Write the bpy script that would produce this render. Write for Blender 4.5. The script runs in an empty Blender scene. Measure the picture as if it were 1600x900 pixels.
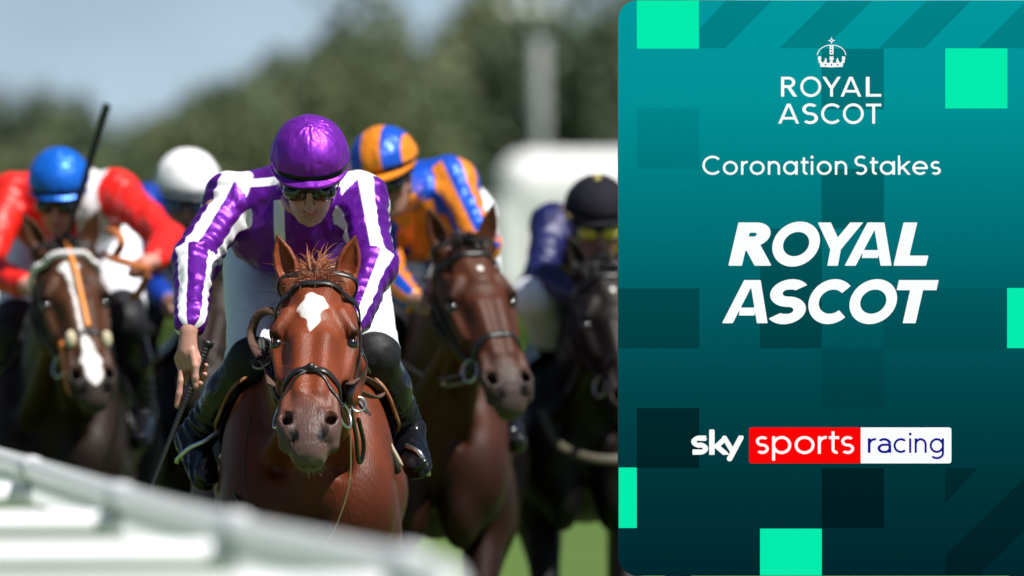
import bpy, math, random
import numpy as np
from mathutils import Vector, Matrix
from mathutils.bvhtree import BVHTree

R = math.radians
scene = bpy.context.scene
COL = scene.collection

# ------------------------------------------------------------------ camera
cam_data = bpy.data.cameras.new('camera')
cam = bpy.data.objects.new('camera', cam_data)
COL.objects.link(cam)
cam.location = (0, 0, 1.65)
cam.rotation_euler = (R(90), 0, 0)
cam_data.sensor_width = 36
cam_data.lens = 270
cam_data.clip_start = 0.5
cam_data.clip_end = 4000
cam_data.dof.use_dof = True
cam_data.dof.focus_distance = 20.2
cam_data.dof.aperture_fstop = 2.75
cam_data.dof.aperture_blades = 9
scene.camera = cam

# ------------------------------------------------------------------ light
SUN_EL, SUN_AZ = R(58), R(54)      # azimuth: to the right of the line back to the camera
sun_dir = Vector((math.sin(SUN_AZ) * math.cos(SUN_EL), -math.cos(SUN_AZ) * math.cos(SUN_EL), math.sin(SUN_EL)))
world = bpy.data.worlds.new('World')
scene.world = world
world.use_nodes = True
wn = world.node_tree
bg = wn.nodes['Background']
sky = wn.nodes.new('ShaderNodeTexSky')
sky.sky_type = 'NISHITA'
sky.sun_disc = False
sky.sun_elevation = SUN_EL
sky.sun_rotation = math.atan2(sun_dir.x, sun_dir.y)
sky.air_density = 1.0
sky.dust_density = 0.6
sky.ozone_density = 1.5
wn.links.new(sky.outputs[0], bg.inputs[0])
stc = wn.nodes.new('ShaderNodeTexCoord'); sad = wn.nodes.new('ShaderNodeVectorMath'); sad.operation = 'ADD'
sad.inputs[1].default_value = (0, 0, .16)          # clear blue air right down to the horizon
wn.links.new(stc.outputs['Generated'], sad.inputs[0])
snm = wn.nodes.new('ShaderNodeVectorMath'); snm.operation = 'NORMALIZE'
wn.links.new(sad.outputs[0], snm.inputs[0]); wn.links.new(snm.outputs[0], sky.inputs[0])
# pale haze low over the horizon, with faint cloud
ssp = wn.nodes.new('ShaderNodeSeparateXYZ'); wn.links.new(stc.outputs['Generated'], ssp.inputs[0])
srm = wn.nodes.new('ShaderNodeMapRange'); srm.inputs['From Min'].default_value = .11; srm.inputs['From Max'].default_value = .01; srm.interpolation_type = 'SMOOTHSTEP'
wn.links.new(ssp.outputs[2], srm.inputs['Value'])
scn = wn.nodes.new('ShaderNodeTexNoise'); scn.inputs['Scale'].default_value = 22; scn.inputs['Detail'].default_value = 4
smp = wn.nodes.new('ShaderNodeMapping'); smp.inputs['Scale'].default_value = (1, 1, 2.6)
wn.links.new(stc.outputs['Generated'], smp.inputs[0]); wn.links.new(smp.outputs[0], scn.inputs[0])
scr = wn.nodes.new('ShaderNodeMapRange'); scr.inputs['From Min'].default_value = .35; scr.inputs['From Max'].default_value = .7; scr.inputs['To Min'].default_value = .72; scr.inputs['To Max'].default_value = 1.0
wn.links.new(scn.outputs[0], scr.inputs['Value'])
sml = wn.nodes.new('ShaderNodeMath'); sml.operation = 'MULTIPLY'; wn.links.new(srm.outputs[0], sml.inputs[0]); wn.links.new(scr.outputs[0], sml.inputs[1])
smx = wn.nodes.new('ShaderNodeMix'); smx.data_type = 'RGBA'
wn.links.new(sml.outputs[0], smx.inputs['Factor']); wn.links.new(sky.outputs[0], smx.inputs['A'])
smx.inputs['B'].default_value = (7.4, 9.6, 11.4, 1)
wn.links.new(smx.outputs['Result'], bg.inputs[0])
bg.inputs[1].default_value = 0.05
sl = bpy.data.lights.new('sun', 'SUN')
sl.energy = 5.0
sl.angle = R(0.53)
sl.color = (1.0, 0.965, 0.9)
so = bpy.data.objects.new('sun', sl)
COL.objects.link(so)
so.rotation_euler = sun_dir.to_track_quat('Z', 'Y').to_euler()
vs = scene.view_settings
vs.view_transform = 'Standard'
vs.look = 'None'
vs.exposure = 0.5
vs.gamma = 1.0
vs.use_curve_mapping = False
scene.cycles.max_bounces = 6
scene.cycles.use_denoising = True
scene.cycles.volume_bounces = 0

# ------------------------------------------------------------------ helpers
FP = 12000.0
def P(px, py, Y):
    """a spot seen at photo pixel (px, py) when it stands Y metres away"""
    return Vector(((px - 800) * Y / FP, Y, 1.65 - (py - 450) * Y / FP))

def tag(o, label=None, cat=None, group=None, kind=None):
    if label: o['label'] = label
    if cat: o['category'] = cat
    if group: o['group'] = group
    if kind: o['kind'] = kind
    return o

def link(name, me, mat=None, parent=None, smooth=True):
    o = bpy.data.objects.new(name, me)
    COL.objects.link(o)
    if mat is not None:
        me.materials.clear()
        for m in (mat if isinstance(mat, (list, tuple)) else [mat]):
            me.materials.append(m)
    if smooth and len(me.polygons):
        me.polygons.foreach_set('use_smooth', np.ones(len(me.polygons), bool))
    if parent is not None:
        o.parent = parent
    return o

def empty(name, loc):
    o = bpy.data.objects.new(name, None)
    o.empty_display_size = 0.1
    COL.objects.link(o)
    o.location = loc
    return o

class MB:
    """collects vertices and faces of one mesh"""
    def __init__(s):
        s.v = []; s.f = []; s.m = []
    def add(s, vs_, fs, mi=0):
        n = len(s.v)
        s.v += [tuple(p) for p in vs_]
        s.f += [tuple(i + n for i in f) for f in fs]
        s.m += [mi] * len(fs)
    def box(s, c, size, rot=None, mi=0):
        c = Vector(c); hx, hy, hz = [a / 2 for a in size]
        M = rot or Matrix.Identity(3)
        vs_ = [c + M @ Vector((x * hx, y * hy, z * hz)) for x in (-1, 1) for y in (-1, 1) for z in (-1, 1)]
        s.add(vs_, [(0, 1, 3, 2), (4, 6, 7, 5), (0, 4, 5, 1), (2, 3, 7, 6), (0, 2, 6, 4), (1, 5, 7, 3)], mi)
    def tube(s, pts, rad, n=10, mi=0, flat=None, up=None, cap=True):
        """round (or flat: (w,h) half sizes) tube along pts"""
        pts = [Vector(p) for p in pts]
        k = len(pts)
        prev = None; rings = []
        for i, p in enumerate(pts):
            t = (pts[min(i + 1, k - 1)] - pts[max(i - 1, 0)]).normalized()
            if up is not None:
                u = Vector(up[i]) if not isinstance(up, Vector) else up
                u = (u - t * u.dot(t)).normalized()
            elif prev is None:
                a = Vector((0, 0, 1)) if abs(t.z) < .9 else Vector((1, 0, 0))
                u = (a - t * a.dot(t)).normalized()
            else:
                u = (prev - t * prev.dot(t)).normalized()
            prev = u
            w = t.cross(u)
            r = rad[i] if isinstance(rad, (list, tuple)) else rad
            ring = []
            for j in range(n):
                an = 2 * math.pi * j / n
                if flat:
                    cx = math.copysign(abs(math.cos(an)) ** .5, math.cos(an)) * flat[0]
                    cy = math.copysign(abs(math.sin(an)) ** .5, math.sin(an)) * flat[1]
                else:
                    cx, cy = math.cos(an) * r, math.sin(an) * r
                ring.append(p + w * cx + u * cy)
            rings.append(ring)
        vs_ = [q for r_ in rings for q in r_]
        fs = []
        for i in range(k - 1):
            for j in range(n):
                a = i * n + j; b = i * n + (j + 1) % n
                fs.append((a, b, b + n, a + n))
        if cap:
            fs.append(tuple(range(n - 1, -1, -1)))
            fs.append(tuple((k - 1) * n + j for j in range(n)))
        s.add(vs_, fs, mi)
    def ring(s, c, normal, r, t, n=28, arc=(0, 360), squash=1.0, upv=(0, 0, 1), mi=0):
        nrm = Vector(normal).normalized(); u = Vector(upv)
        u = (u - nrm * u.dot(nrm)).normalized(); w = nrm.cross(u)
        full = abs(arc[1] - arc[0]) >= 360
        pts = []
        for j in range(n + 1):
            a = R(arc[0] + (arc[1] - arc[0]) * j / n)
            pts.append(Vector(c) + u * math.cos(a) * r + w * math.sin(a) * r * squash)
        s.tube(pts, t, 8, mi, cap=not full)
    def build(s, name, mat, parent=None, smooth=True):
        me = bpy.data.meshes.new(name)
        me.from_pydata(s.v, [], s.f)
        o = link(name, me, mat, parent, smooth)
        if isinstance(mat, (list, tuple)):
            me.polygons.foreach_set('material_index', s.m)
        me.update()
        return o

def bez(pts, n=24):
    """smooth curve through points (Catmull-Rom)"""
    pts = [Vector(p) for p in pts]
    q = [2 * pts[0] - pts[1]] + pts + [2 * pts[-1] - pts[-2]]
    out = []
    for i in range(1, len(q) - 2):
        a, b, c, d = q[i - 1:i + 3]
        m = max(2, n // (len(pts) - 1))
        for k in range(m):
            t = k / m
            out.append(.5 * ((2 * b) + (c - a) * t + (2 * a - 5 * b + 4 * c - d) * t * t + (3 * b - a - 3 * c + d) * t ** 3))
    out.append(pts[-1])
    return out

# ------------------------------------------------------------------ implicit surfaces
def axis(lo, hi, step, fine=()):
    xs = [lo]
    while xs[-1] < hi:
        x = xs[-1]; st = step
        for a, b, s_ in fine:
            if a - 1e-9 <= x < b: st = min(st, s_)
            elif x < a: st = min(st, max(s_, (a - x) * .5 if a - x < step * 2 else step))
        xs.append(x + st)
    return np.array(xs, np.float32)

class Field:
    def __init__(s, xs, ys, zs):
        s.ax = (xs, ys, zs)
        s.F = np.full((len(xs), len(ys), len(zs)), 0.3, np.float32)
    def op(s, fn, lo, hi, k=.01, sub=False, grow=0.0):
        m = k + .012 + grow
        sl_ = []
        for A, l, h in zip(s.ax, lo, hi):
            i0 = max(0, int(np.searchsorted(A, l - m)) - 1); i1 = min(len(A), int(np.searchsorted(A, h + m)) + 1)
            if i1 - i0 < 2: return
            sl_.append(slice(i0, i1))
        X = s.ax[0][sl_[0]][:, None, None]; Y = s.ax[1][sl_[1]][None, :, None]; Z = s.ax[2][sl_[2]][None, None, :]
        d = fn(X, Y, Z).astype(np.float32)
        d = d - grow
        F = s.F[tuple(sl_)]
        if sub:
            d = -d
            h = np.clip(.5 - .5 * (F - d) / k, 0, 1)
            s.F[tuple(sl_)] = F * (1 - h) + d * h + k * h * (1 - h)
        else:
            h = np.clip(.5 + .5 * (F - d) / k, 0, 1)
            s.F[tuple(sl_)] = F * (1 - h) + d * h - k * h * (1 - h)
    def prim(s, pr, k=None, grow=0.0):
        fn, lo, hi, kk, sub = pr
        s.op(fn, lo, hi, kk if k is None else k, sub, grow)
    def disp(s, fn):
        X = s.ax[0][:, None, None]; Y = s.ax[1][None, :, None]; Z = s.ax[2][None, None, :]
        near = np.abs(s.F) < .04
        i = np.nonzero(near)
        s.F[i] += fn(s.ax[0][i[0]], s.ax[1][i[1]], s.ax[2][i[2]]).astype(np.float32)
    def mesh(s, name):
        return surface_nets(s.F, *s.ax, name=name)

def surface_nets(F, xs, ys, zs, name):
    S = F < 0
    nx, ny, nz = F.shape
    cnt = np.zeros((nx - 1, ny - 1, nz - 1), np.uint8)
    for i in (0, 1):
        for j in (0, 1):
            for k in (0, 1):
                cnt += S[i:nx - 1 + i, j:ny - 1 + j, k:nz - 1 + k]
    act = (cnt > 0) & (cnt < 8)
    ci, cj, ck = np.nonzero(act)
    idx = np.full(act.shape, -1, np.int32)
    idx[ci, cj, ck] = np.arange(len(ci))
    acc = np.zeros((len(ci), 3)); num = np.zeros(len(ci))
    c = [(i, j, k) for i in (0, 1) for j in (0, 1) for k in (0, 1)]
    for a in c:
        for ax in range(3):
            if a[ax]: continue
            b = list(a); b[ax] = 1
            f0 = F[ci + a[0], cj + a[1], ck + a[2]]; f1 = F[ci + b[0], cj + b[1], ck + b[2]]
            m = (f0 < 0) != (f1 < 0)
            t = np.where(m, f0 / np.where(m, f0 - f1, 1), 0)
            p0 = np.stack([xs[ci + a[0]], ys[cj + a[1]], zs[ck + a[2]]], 1).astype(float)
            p1 = np.stack([xs[ci + b[0]], ys[cj + b[1]], zs[ck + b[2]]], 1).astype(float)
            acc += np.where(m[:, None], p0 + (p1 - p0) * t[:, None], 0); num += m
    V = acc / num[:, None]
    quads = []
    for ax in range(3):
        sa = [slice(0, n) for n in S.shape]; sb = list(sa)
        sa[ax] = slice(0, S.shape[ax] - 1); sb[ax] = slice(1, S.shape[ax])
        A = S[tuple(sa)]; B = S[tuple(sb)]
        e = A != B
        o1, o2 = [q for q in range(3) if q != ax]
        ii = list(np.nonzero(e))
        ok = (ii[o1] > 0) & (ii[o2] > 0) & (ii[o1] < S.shape[o1] - 1) & (ii[o2] < S.shape[o2] - 1)
        ii = [q[ok] for q in ii]
        ins = A[tuple(ii)]
        def g(d1, d2):
            q = [ii[0].copy(), ii[1].copy(), ii[2].copy()]
            q[o1] -= d1; q[o2] -= d2
            return idx[q[0], q[1], q[2]]
        q = np.stack([g(1, 1), g(0, 1), g(0, 0), g(1, 0)], 1)
        flip = ins if ax == 1 else ~ins
        q[flip] = q[flip][:, ::-1]
        quads.append(q)
    Q = np.concatenate(quads)
    Q = Q[(Q >= 0).all(1)]
    # one light relaxation
    if len(Q):
        sm = np.zeros_like(V); n_ = np.zeros(len(V))
        for a in range(4):
            for b in ((a + 1) % 4, (a - 1) % 4):
                np.add.at(sm, Q[:, a], V[Q[:, b]]); np.add.at(n_, Q[:, a], 1)
        n_[n_ == 0] = 1
        V = V * .6 + .4 * sm / n_[:, None]
    me = bpy.data.meshes.new(name)
    me.vertices.add(len(V)); me.vertices.foreach_set('co', V.astype(np.float32).ravel())
    me.loops.add(len(Q) * 4); me.loops.foreach_set('vertex_index', Q.astype(np.int32).ravel())
    me.polygons.add(len(Q)); me.polygons.foreach_set('loop_start', np.arange(0, len(Q) * 4, 4, dtype=np.int32))
    me.update(calc_edges=True)
    me.validate()
    return me, V

def attr(me, name, vals, typ='FLOAT'):
    a = me.attributes.new(name, typ, 'POINT')
    if typ == 'FLOAT':
        a.data.foreach_set('value', np.asarray(vals, np.float32).ravel())
    else:
        v = np.ones((len(vals), 4), np.float32); v[:, :3] = vals
        a.data.foreach_set('color', v.ravel())

def A3(v): return np.array([v[0], v[1], v[2]], float)

def cone(p, q, r1, r2, k=.01, ax=None, f=1.0, sub=False):
    """tapered limb; along unit axis ax the section is thinner by f"""
    p = A3(p); q = A3(q); d = q - p; L2 = float(d @ d) + 1e-12
    w = A3(Vector(ax).normalized()) if ax is not None else None
    def fn(X, Y, Z):
        x = X - p[0]; y = Y - p[1]; z = Z - p[2]
        t = np.clip((x * d[0] + y * d[1] + z * d[2]) / L2, 0, 1)
        x = x - t * d[0]; y = y - t * d[1]; z = z - t * d[2]
        d2 = x * x + y * y + z * z
        if w is not None:
            s_ = x * w[0] + y * w[1] + z * w[2]
            d2 = d2 + (f * f - 1) * s_ * s_
        return np.sqrt(d2) - (r1 + (r2 - r1) * t)
    m = max(r1, r2) * max(1, 1 / f)
    return (fn, np.minimum(p, q) - m, np.maximum(p, q) + m, k, sub)

def chain(pts, rs, k=.01, ax=None, f=1.0):
    return [cone(pts[i], pts[i + 1], rs[i], rs[i + 1], k, ax, f) for i in range(len(pts) - 1)]

def ell(c, r, M=None, k=.01, sub=False):
    """ellipsoid, M columns are its axes"""
    c = A3(c); M = np.array(M) if M is not None else np.eye(3)
    def fn(X, Y, Z):
        x = X - c[0]; y = Y - c[1]; z = Z - c[2]
        k0 = 0; k1 = 0
        for i in range(3):
            s_ = (x * M[0, i] + y * M[1, i] + z * M[2, i]) / r[i]
            k0 = k0 + s_ * s_; k1 = k1 + (s_ / r[i]) ** 2
        k0 = np.sqrt(k0); k1 = np.sqrt(k1) + 1e-9
        return k0 * (k0 - 1) / k1
    e = np.abs(M) @ np.array(r)
    return (fn, c - e, c + e, k, sub)

def loft(O, a_, b_, c_, S, k=.01, n=2.2, sub=False):
    """S rows: a, half width, top c, bottom c ; frame O + a_, b_, c_"""
    O = A3(O); a_ = A3(a_); b_ = A3(b_); c_ = A3(c_)
    S = np.array(S, float)
    def fn(X, Y, Z):
        x = X - O[0]; y = Y - O[1]; z = Z - O[2]
        a = x * a_[0] + y * a_[1] + z * a_[2]
        b = x * b_[0] + y * b_[1] + z * b_[2]
        c = x * c_[0] + y * c_[1] + z * c_[2]
        w = np.interp(a, S[:, 0], S[:, 1]); t = np.interp(a, S[:, 0], S[:, 2]); u = np.interp(a, S[:, 0], S[:, 3])
        h = np.maximum((t - u) / 2, .002); w = np.maximum(w, .002)
        rho = ((np.abs(b) / w) ** n + (np.abs(c - (t + u) / 2) / h) ** n) ** (1 / n)
        d = (rho - 1) * np.minimum(w, h)
        return np.maximum(d, np.maximum(S[0, 0] - a, a - S[-1, 0]))
    pts = []
    for r_ in S:
        for sb in (-1, 1):
            for cc in (r_[2], r_[3]):
                pts.append(O + a_ * r_[0] + b_ * r_[1] * sb + c_ * cc)
    pts = np.array(pts)
    return (fn, pts.min(0), pts.max(0), k, sub)

def sweep(pts, W, H, lat, k=.02):
    """elliptical limb through pts: half width W along lat, half height H across"""
    out = []
    lat = A3(Vector(lat).normalized())
    for i in range(len(pts) - 1):
        p = A3(pts[i]); q = A3(pts[i + 1]); d = q - p; L2 = float(d @ d)
        def fn(X, Y, Z, p=p, d=d, L2=L2, w0=W[i], w1=W[i + 1], h0=H[i], h1=H[i + 1]):
            x = X - p[0]; y = Y - p[1]; z = Z - p[2]
            t = np.clip((x * d[0] + y * d[1] + z * d[2]) / L2, 0, 1)
            x = x - t * d[0]; y = y - t * d[1]; z = z - t * d[2]
            s_ = x * lat[0] + y * lat[1] + z * lat[2]
            r2 = np.maximum(x * x + y * y + z * z - s_ * s_, 0)
            w = w0 + (w1 - w0) * t; h = h0 + (h1 - h0) * t
            rho = np.sqrt(s_ * s_ / w ** 2 + r2 / h ** 2)
            return (rho - 1) * np.minimum(w, h)
        m = max(W[i], W[i + 1], H[i], H[i + 1])
        out.append((fn, np.minimum(p, q) - m, np.maximum(p, q) + m, k, False))
    return out

def sstep(a, b, x):
    t = np.clip((x - a) / (b - a), 0, 1)
    return t * t * (3 - 2 * t)

def wob(x, y, z, f, seed=0, n=5):
    """cheap smooth noise made of rotated sines"""
    r = np.random.RandomState(seed); out = 0
    for i in range(n):
        d = r.normal(size=3); d /= np.linalg.norm(d); fr = f * (.6 + 1.1 * r.rand()); ph = r.rand() * 6.28
        out = out + np.sin((x * d[0] + y * d[1] + z * d[2]) * fr * 6.283 + ph + 1.3 * np.sin((x * d[1] - y * d[2] + z * d[0]) * fr * 3.3 + ph * 2))
    return out / n

# ------------------------------------------------------------------ materials
def mat(name, col=(.5, .5, .5), rough=.5, spec=.5, metal=0.0, var=0.15, vscale=20, bump=0.0, bscale=60, coat=0.0, sheen=0.0, stretch=None, croughness=.15, sss=0.0, aniso=0.0):
    m = bpy.data.materials.new(name); m.use_nodes = True
    nt = m.node_tree; b = nt.nodes['Principled BSDF']
    b.inputs['Roughness'].default_value = rough
    b.inputs['Specular IOR Level'].default_value = spec
    b.inputs['Metallic'].default_value = metal
    b.inputs['Coat Weight'].default_value = coat
    b.inputs['Coat Roughness'].default_value = croughness
    b.inputs['Sheen Weight'].default_value = sheen
    b.inputs['Anisotropic'].default_value = aniso
    if sss:
        b.inputs['Subsurface Weight'].default_value = sss
        b.inputs['Subsurface Radius'].default_value = (.012, .004, .002)
        b.inputs['Subsurface Scale'].default_value = 1.0
    tc = nt.nodes.new('ShaderNodeTexCoord')
    mp = nt.nodes.new('ShaderNodeMapping')
    if stretch: mp.inputs['Scale'].default_value = stretch
    nt.links.new(tc.outputs['Object'], mp.inputs[0])
    no = nt.nodes.new('ShaderNodeTexNoise'); no.inputs['Scale'].default_value = vscale; no.inputs['Detail'].default_value = 4
    nt.links.new(mp.outputs[0], no.inputs[0])
    hv = nt.nodes.new('ShaderNodeMath'); hv.operation = 'MULTIPLY_ADD'
    nt.links.new(no.outputs[0], hv.inputs[0]); hv.inputs[1].default_value = 2 * var; hv.inputs[2].default_value = 1 - var
    mul = nt.nodes.new('ShaderNodeVectorMath'); mul.operation = 'SCALE'
    mul.inputs[0].default_value = col[:3]
    nt.links.new(hv.outputs[0], mul.inputs['Scale'])
    nt.links.new(mul.outputs[0], b.inputs['Base Color'])
    if bump:
        n2 = nt.nodes.new('ShaderNodeTexNoise'); n2.inputs['Scale'].default_value = bscale; n2.inputs['Detail'].default_value = 5
        nt.links.new(mp.outputs[0], n2.inputs[0])
        bm_ = nt.nodes.new('ShaderNodeBump'); bm_.inputs['Strength'].default_value = 1; bm_.inputs['Distance'].default_value = bump
        nt.links.new(n2.outputs[0], bm_.inputs['Height'])
        nt.links.new(bm_.outputs[0], b.inputs['Normal'])
    m['b'] = b.name
    return m

def nodes(m):
    nt = m.node_tree
    return nt, nt.nodes['Principled BSDF'], [n for n in nt.nodes if n.type == 'VECT_MATH'][0]

def color_from_attr(m, name='Col'):
    nt, b, mul = nodes(m)
    a = nt.nodes.new('ShaderNodeAttribute'); a.attribute_name = name
    nt.links.new(a.outputs['Color'], mul.inputs[0])
    return m

def mask_mix(m, name, col, soft=.0015):
    """inside attribute > 0 the colour is col"""
    nt, b, mul = nodes(m)
    a = nt.nodes.new('ShaderNodeAttribute'); a.attribute_name = name
    mr = nt.nodes.new('ShaderNodeMapRange'); mr.inputs['From Min'].default_value = -soft; mr.inputs['From Max'].default_value = soft
    nt.links.new(a.outputs['Fac'], mr.inputs['Value'])
    mx = nt.nodes.new('ShaderNodeMix'); mx.data_type = 'RGBA'
    src = mul.inputs[0].links[0].from_socket if mul.inputs[0].links else None
    if src: nt.links.new(src, mx.inputs['A'])
    else: mx.inputs['A'].default_value = (*mul.inputs[0].default_value[:3], 1)
    mx.inputs['B'].default_value = (*col, 1)
    nt.links.new(mr.outputs[0], mx.inputs['Factor'])
    nt.links.new(mx.outputs['Result'], mul.inputs[0])
    return m

M = {}
M['leather'] = mat('black_leather', (.012, .011, .011), .38, .5, var=.3, bump=.0006, bscale=220)
M['boot'] = mat('patent_boot', (.006, .006, .008), .13, .42, var=.2, vscale=12, bump=.009, bscale=13)
M['breeches_dark'] = mat('black_stretch_fabric', (.008, .008, .010), .7, .3, bump=.0015, bscale=60)
M['tan'] = mat('tan_leather', (.30, .13, .05), .5, .4, var=.25, bump=.0008, bscale=160)
M['cream'] = mat('cream_trim', (.62, .50, .38), .6, .3)
M['brown_rubber'] = mat('brown_rubber_grip', (.10, .052, .036), .65, .3, bump=.0035, bscale=230)
M['orange_rubber'] = mat('orange_leather', (.42, .13, .035), .6, .3, bump=.002, bscale=150)
M['steel'] = mat('polished_steel', (.62, .63, .66), .30, .5, metal=.95, var=.08)
M['navy'] = mat('navy_cloth', (.012, .014, .06), .75, .25, bump=.001, bscale=180)
M['eye'] = mat('dark_wet_eye', (.006, .004, .003), .04, .6, coat=1.0, var=.1)
M['lens'] = mat('dark_goggle_lens', (.006, .006, .007), .05, .6, coat=1.0, var=.1)
M['lens_yellow'] = mat('yellow_goggle_lens', (.75, .62, .05), .1, .6, coat=.6, var=.1)
M['lens_blue'] = mat('blue_goggle_lens', (.01, .06, .12), .08, .6, coat=1.0, var=.1)
M['shell'] = mat('black_helmet_shell', (.008, .008, .008), .45, .4, bump=.0006, bscale=200)
M['skin'] = mat('skin', (.60, .33, .25), .5, .4, var=.14, vscale=55, bump=.0006, bscale=260, sss=.15)
M['skin_dark'] = mat('skin_tanned', (.36, .18, .12), .5, .4, var=.14, vscale=55)
M['breeches_white'] = mat('white_breeches', (.80, .83, .9), .65, .3, var=.06, vscale=8, bump=.006, bscale=14)
M['white_cloth'] = mat('white_cloth', (.8, .8, .8), .6, .3, var=.04, bump=.004, bscale=24)
M['white_bead'] = mat('white_beads', (.8, .77, .77), .5, .4, var=.1)
M['fleece'] = mat('cream_fleece', (.62, .55, .38), .9, .1, bump=.005, bscale=160)
M['whip'] = mat('black_whip_rubber', (.012, .012, .013), .42, .5, bump=.0004, bscale=300)
# ------------------------------------------------------------------ horses
def horse_coat(name, rough=.46, spec=.22):
    m = mat(name, (1, 1, 1), rough, spec, var=.24, vscale=9, bump=.0016, bscale=210, stretch=(1, .6, .28))
    nt, b, mul = nodes(m)
    bn = [n for n in nt.nodes if n.type == 'BUMP'][0]; mp = [n for n in nt.nodes if n.type == 'MAPPING'][0]
    vn = nt.nodes.new('ShaderNodeTexNoise'); vn.noise_type = 'RIDGED_MULTIFRACTAL'; vn.inputs['Scale'].default_value = 5.5; vn.inputs['Detail'].default_value = 2.0; vn.inputs['Distortion'].default_value = .9
    vr = nt.nodes.new('ShaderNodeMapRange'); vr.inputs['From Min'].default_value = .55; vr.inputs['From Max'].default_value = 1.5
    vb = nt.nodes.new('ShaderNodeBump'); vb.inputs['Distance'].default_value = .009; vb.inputs['Strength'].default_value = .8
    nt.links.new(mp.outputs[0], vn.inputs[0]); nt.links.new(vn.outputs[0], vr.inputs['Value']); nt.links.new(vr.outputs[0], vb.inputs['Height'])
    # raised veins: thin lines where a soft noise crosses its middle value
    tcn = [n for n in nt.nodes if n.type == 'TEX_COORD'][0]
    ve = nt.nodes.new('ShaderNodeTexNoise'); ve.inputs['Scale'].default_value = 5.0; ve.inputs['Detail'].default_value = 1.0; ve.inputs['Distortion'].default_value = .6
    nt.links.new(tcn.outputs['Object'], ve.inputs[0])
    v1 = nt.nodes.new('ShaderNodeMath'); v1.operation = 'SUBTRACT'; v1.inputs[1].default_value = .5; nt.links.new(ve.outputs[0], v1.inputs[0])
    v2 = nt.nodes.new('ShaderNodeMath'); v2.operation = 'ABSOLUTE'; nt.links.new(v1.outputs[0], v2.inputs[0])
    v3 = nt.nodes.new('ShaderNodeMapRange'); v3.interpolation_type = 'SMOOTHSTEP'; v3.inputs['From Min'].default_value = 0; v3.inputs['From Max'].default_value = .022; v3.inputs['To Min'].default_value = 1; v3.inputs['To Max'].default_value = 0
    nt.links.new(v2.outputs[0], v3.inputs['Value'])
    v4 = nt.nodes.new('ShaderNodeBump'); v4.inputs['Distance'].default_value = .0005; v4.inputs['Strength'].default_value = .9
    nt.links.new(v3.outputs[0], v4.inputs['Height'])
    nt.links.new(bn.outputs[0], vb.inputs['Normal']); nt.links.new(vb.outputs[0], v4.inputs['Normal']); nt.links.new(v4.outputs[0], b.inputs['Normal'])
    color_from_attr(m); mask_mix(m, 'blaze', (.70, .66, .64), .0035)
    # fine hair direction break-up of the gloss
    nt, b, mul = nodes(m)
    n = nt.nodes.new('ShaderNodeTexNoise'); n.inputs['Scale'].default_value = 34
    r = nt.nodes.new('ShaderNodeMapRange'); r.inputs['To Min'].default_value = rough - .06; r.inputs['To Max'].default_value = rough + .16
    nt.links.new(n.outputs[0], r.inputs[0]); nt.links.new(r.outputs[0], b.inputs['Roughness'])
    return m

HEAD = [  # a, half width, dorsal, ventral
    (-.035, 0.0142, -.09, -.13), (-.02, 0.0570, -.050, -.17), (0, 0.0817, -.016, -.185), (.04, 0.0969, .002, -.205), (.08, 0.1026, .010, -.23), (.12, 0.1045, .014, -.25),
    (.16, 0.1055, .016, -.262), (.20, 0.1045, .015, -.265), (.24, 0.1007, .012, -.25), (.28, 0.0940, .007, -.222), (.32, 0.0921, .002, -.192),
    (.36, 0.0855, -.002, -.170), (.40, 0.0770, -.006, -.155), (.44, 0.0720, -.010, -.145), (.48, 0.0630, -.015, -.138), (.52, 0.0570, -.024, -.134),
    (.55, 0.0520, -.036, -.132), (.575, 0.0440, -.052, -.128), (.592, 0.0360, -.070, -.118), (.60, 0.0150, -.085, -.10)]

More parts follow.
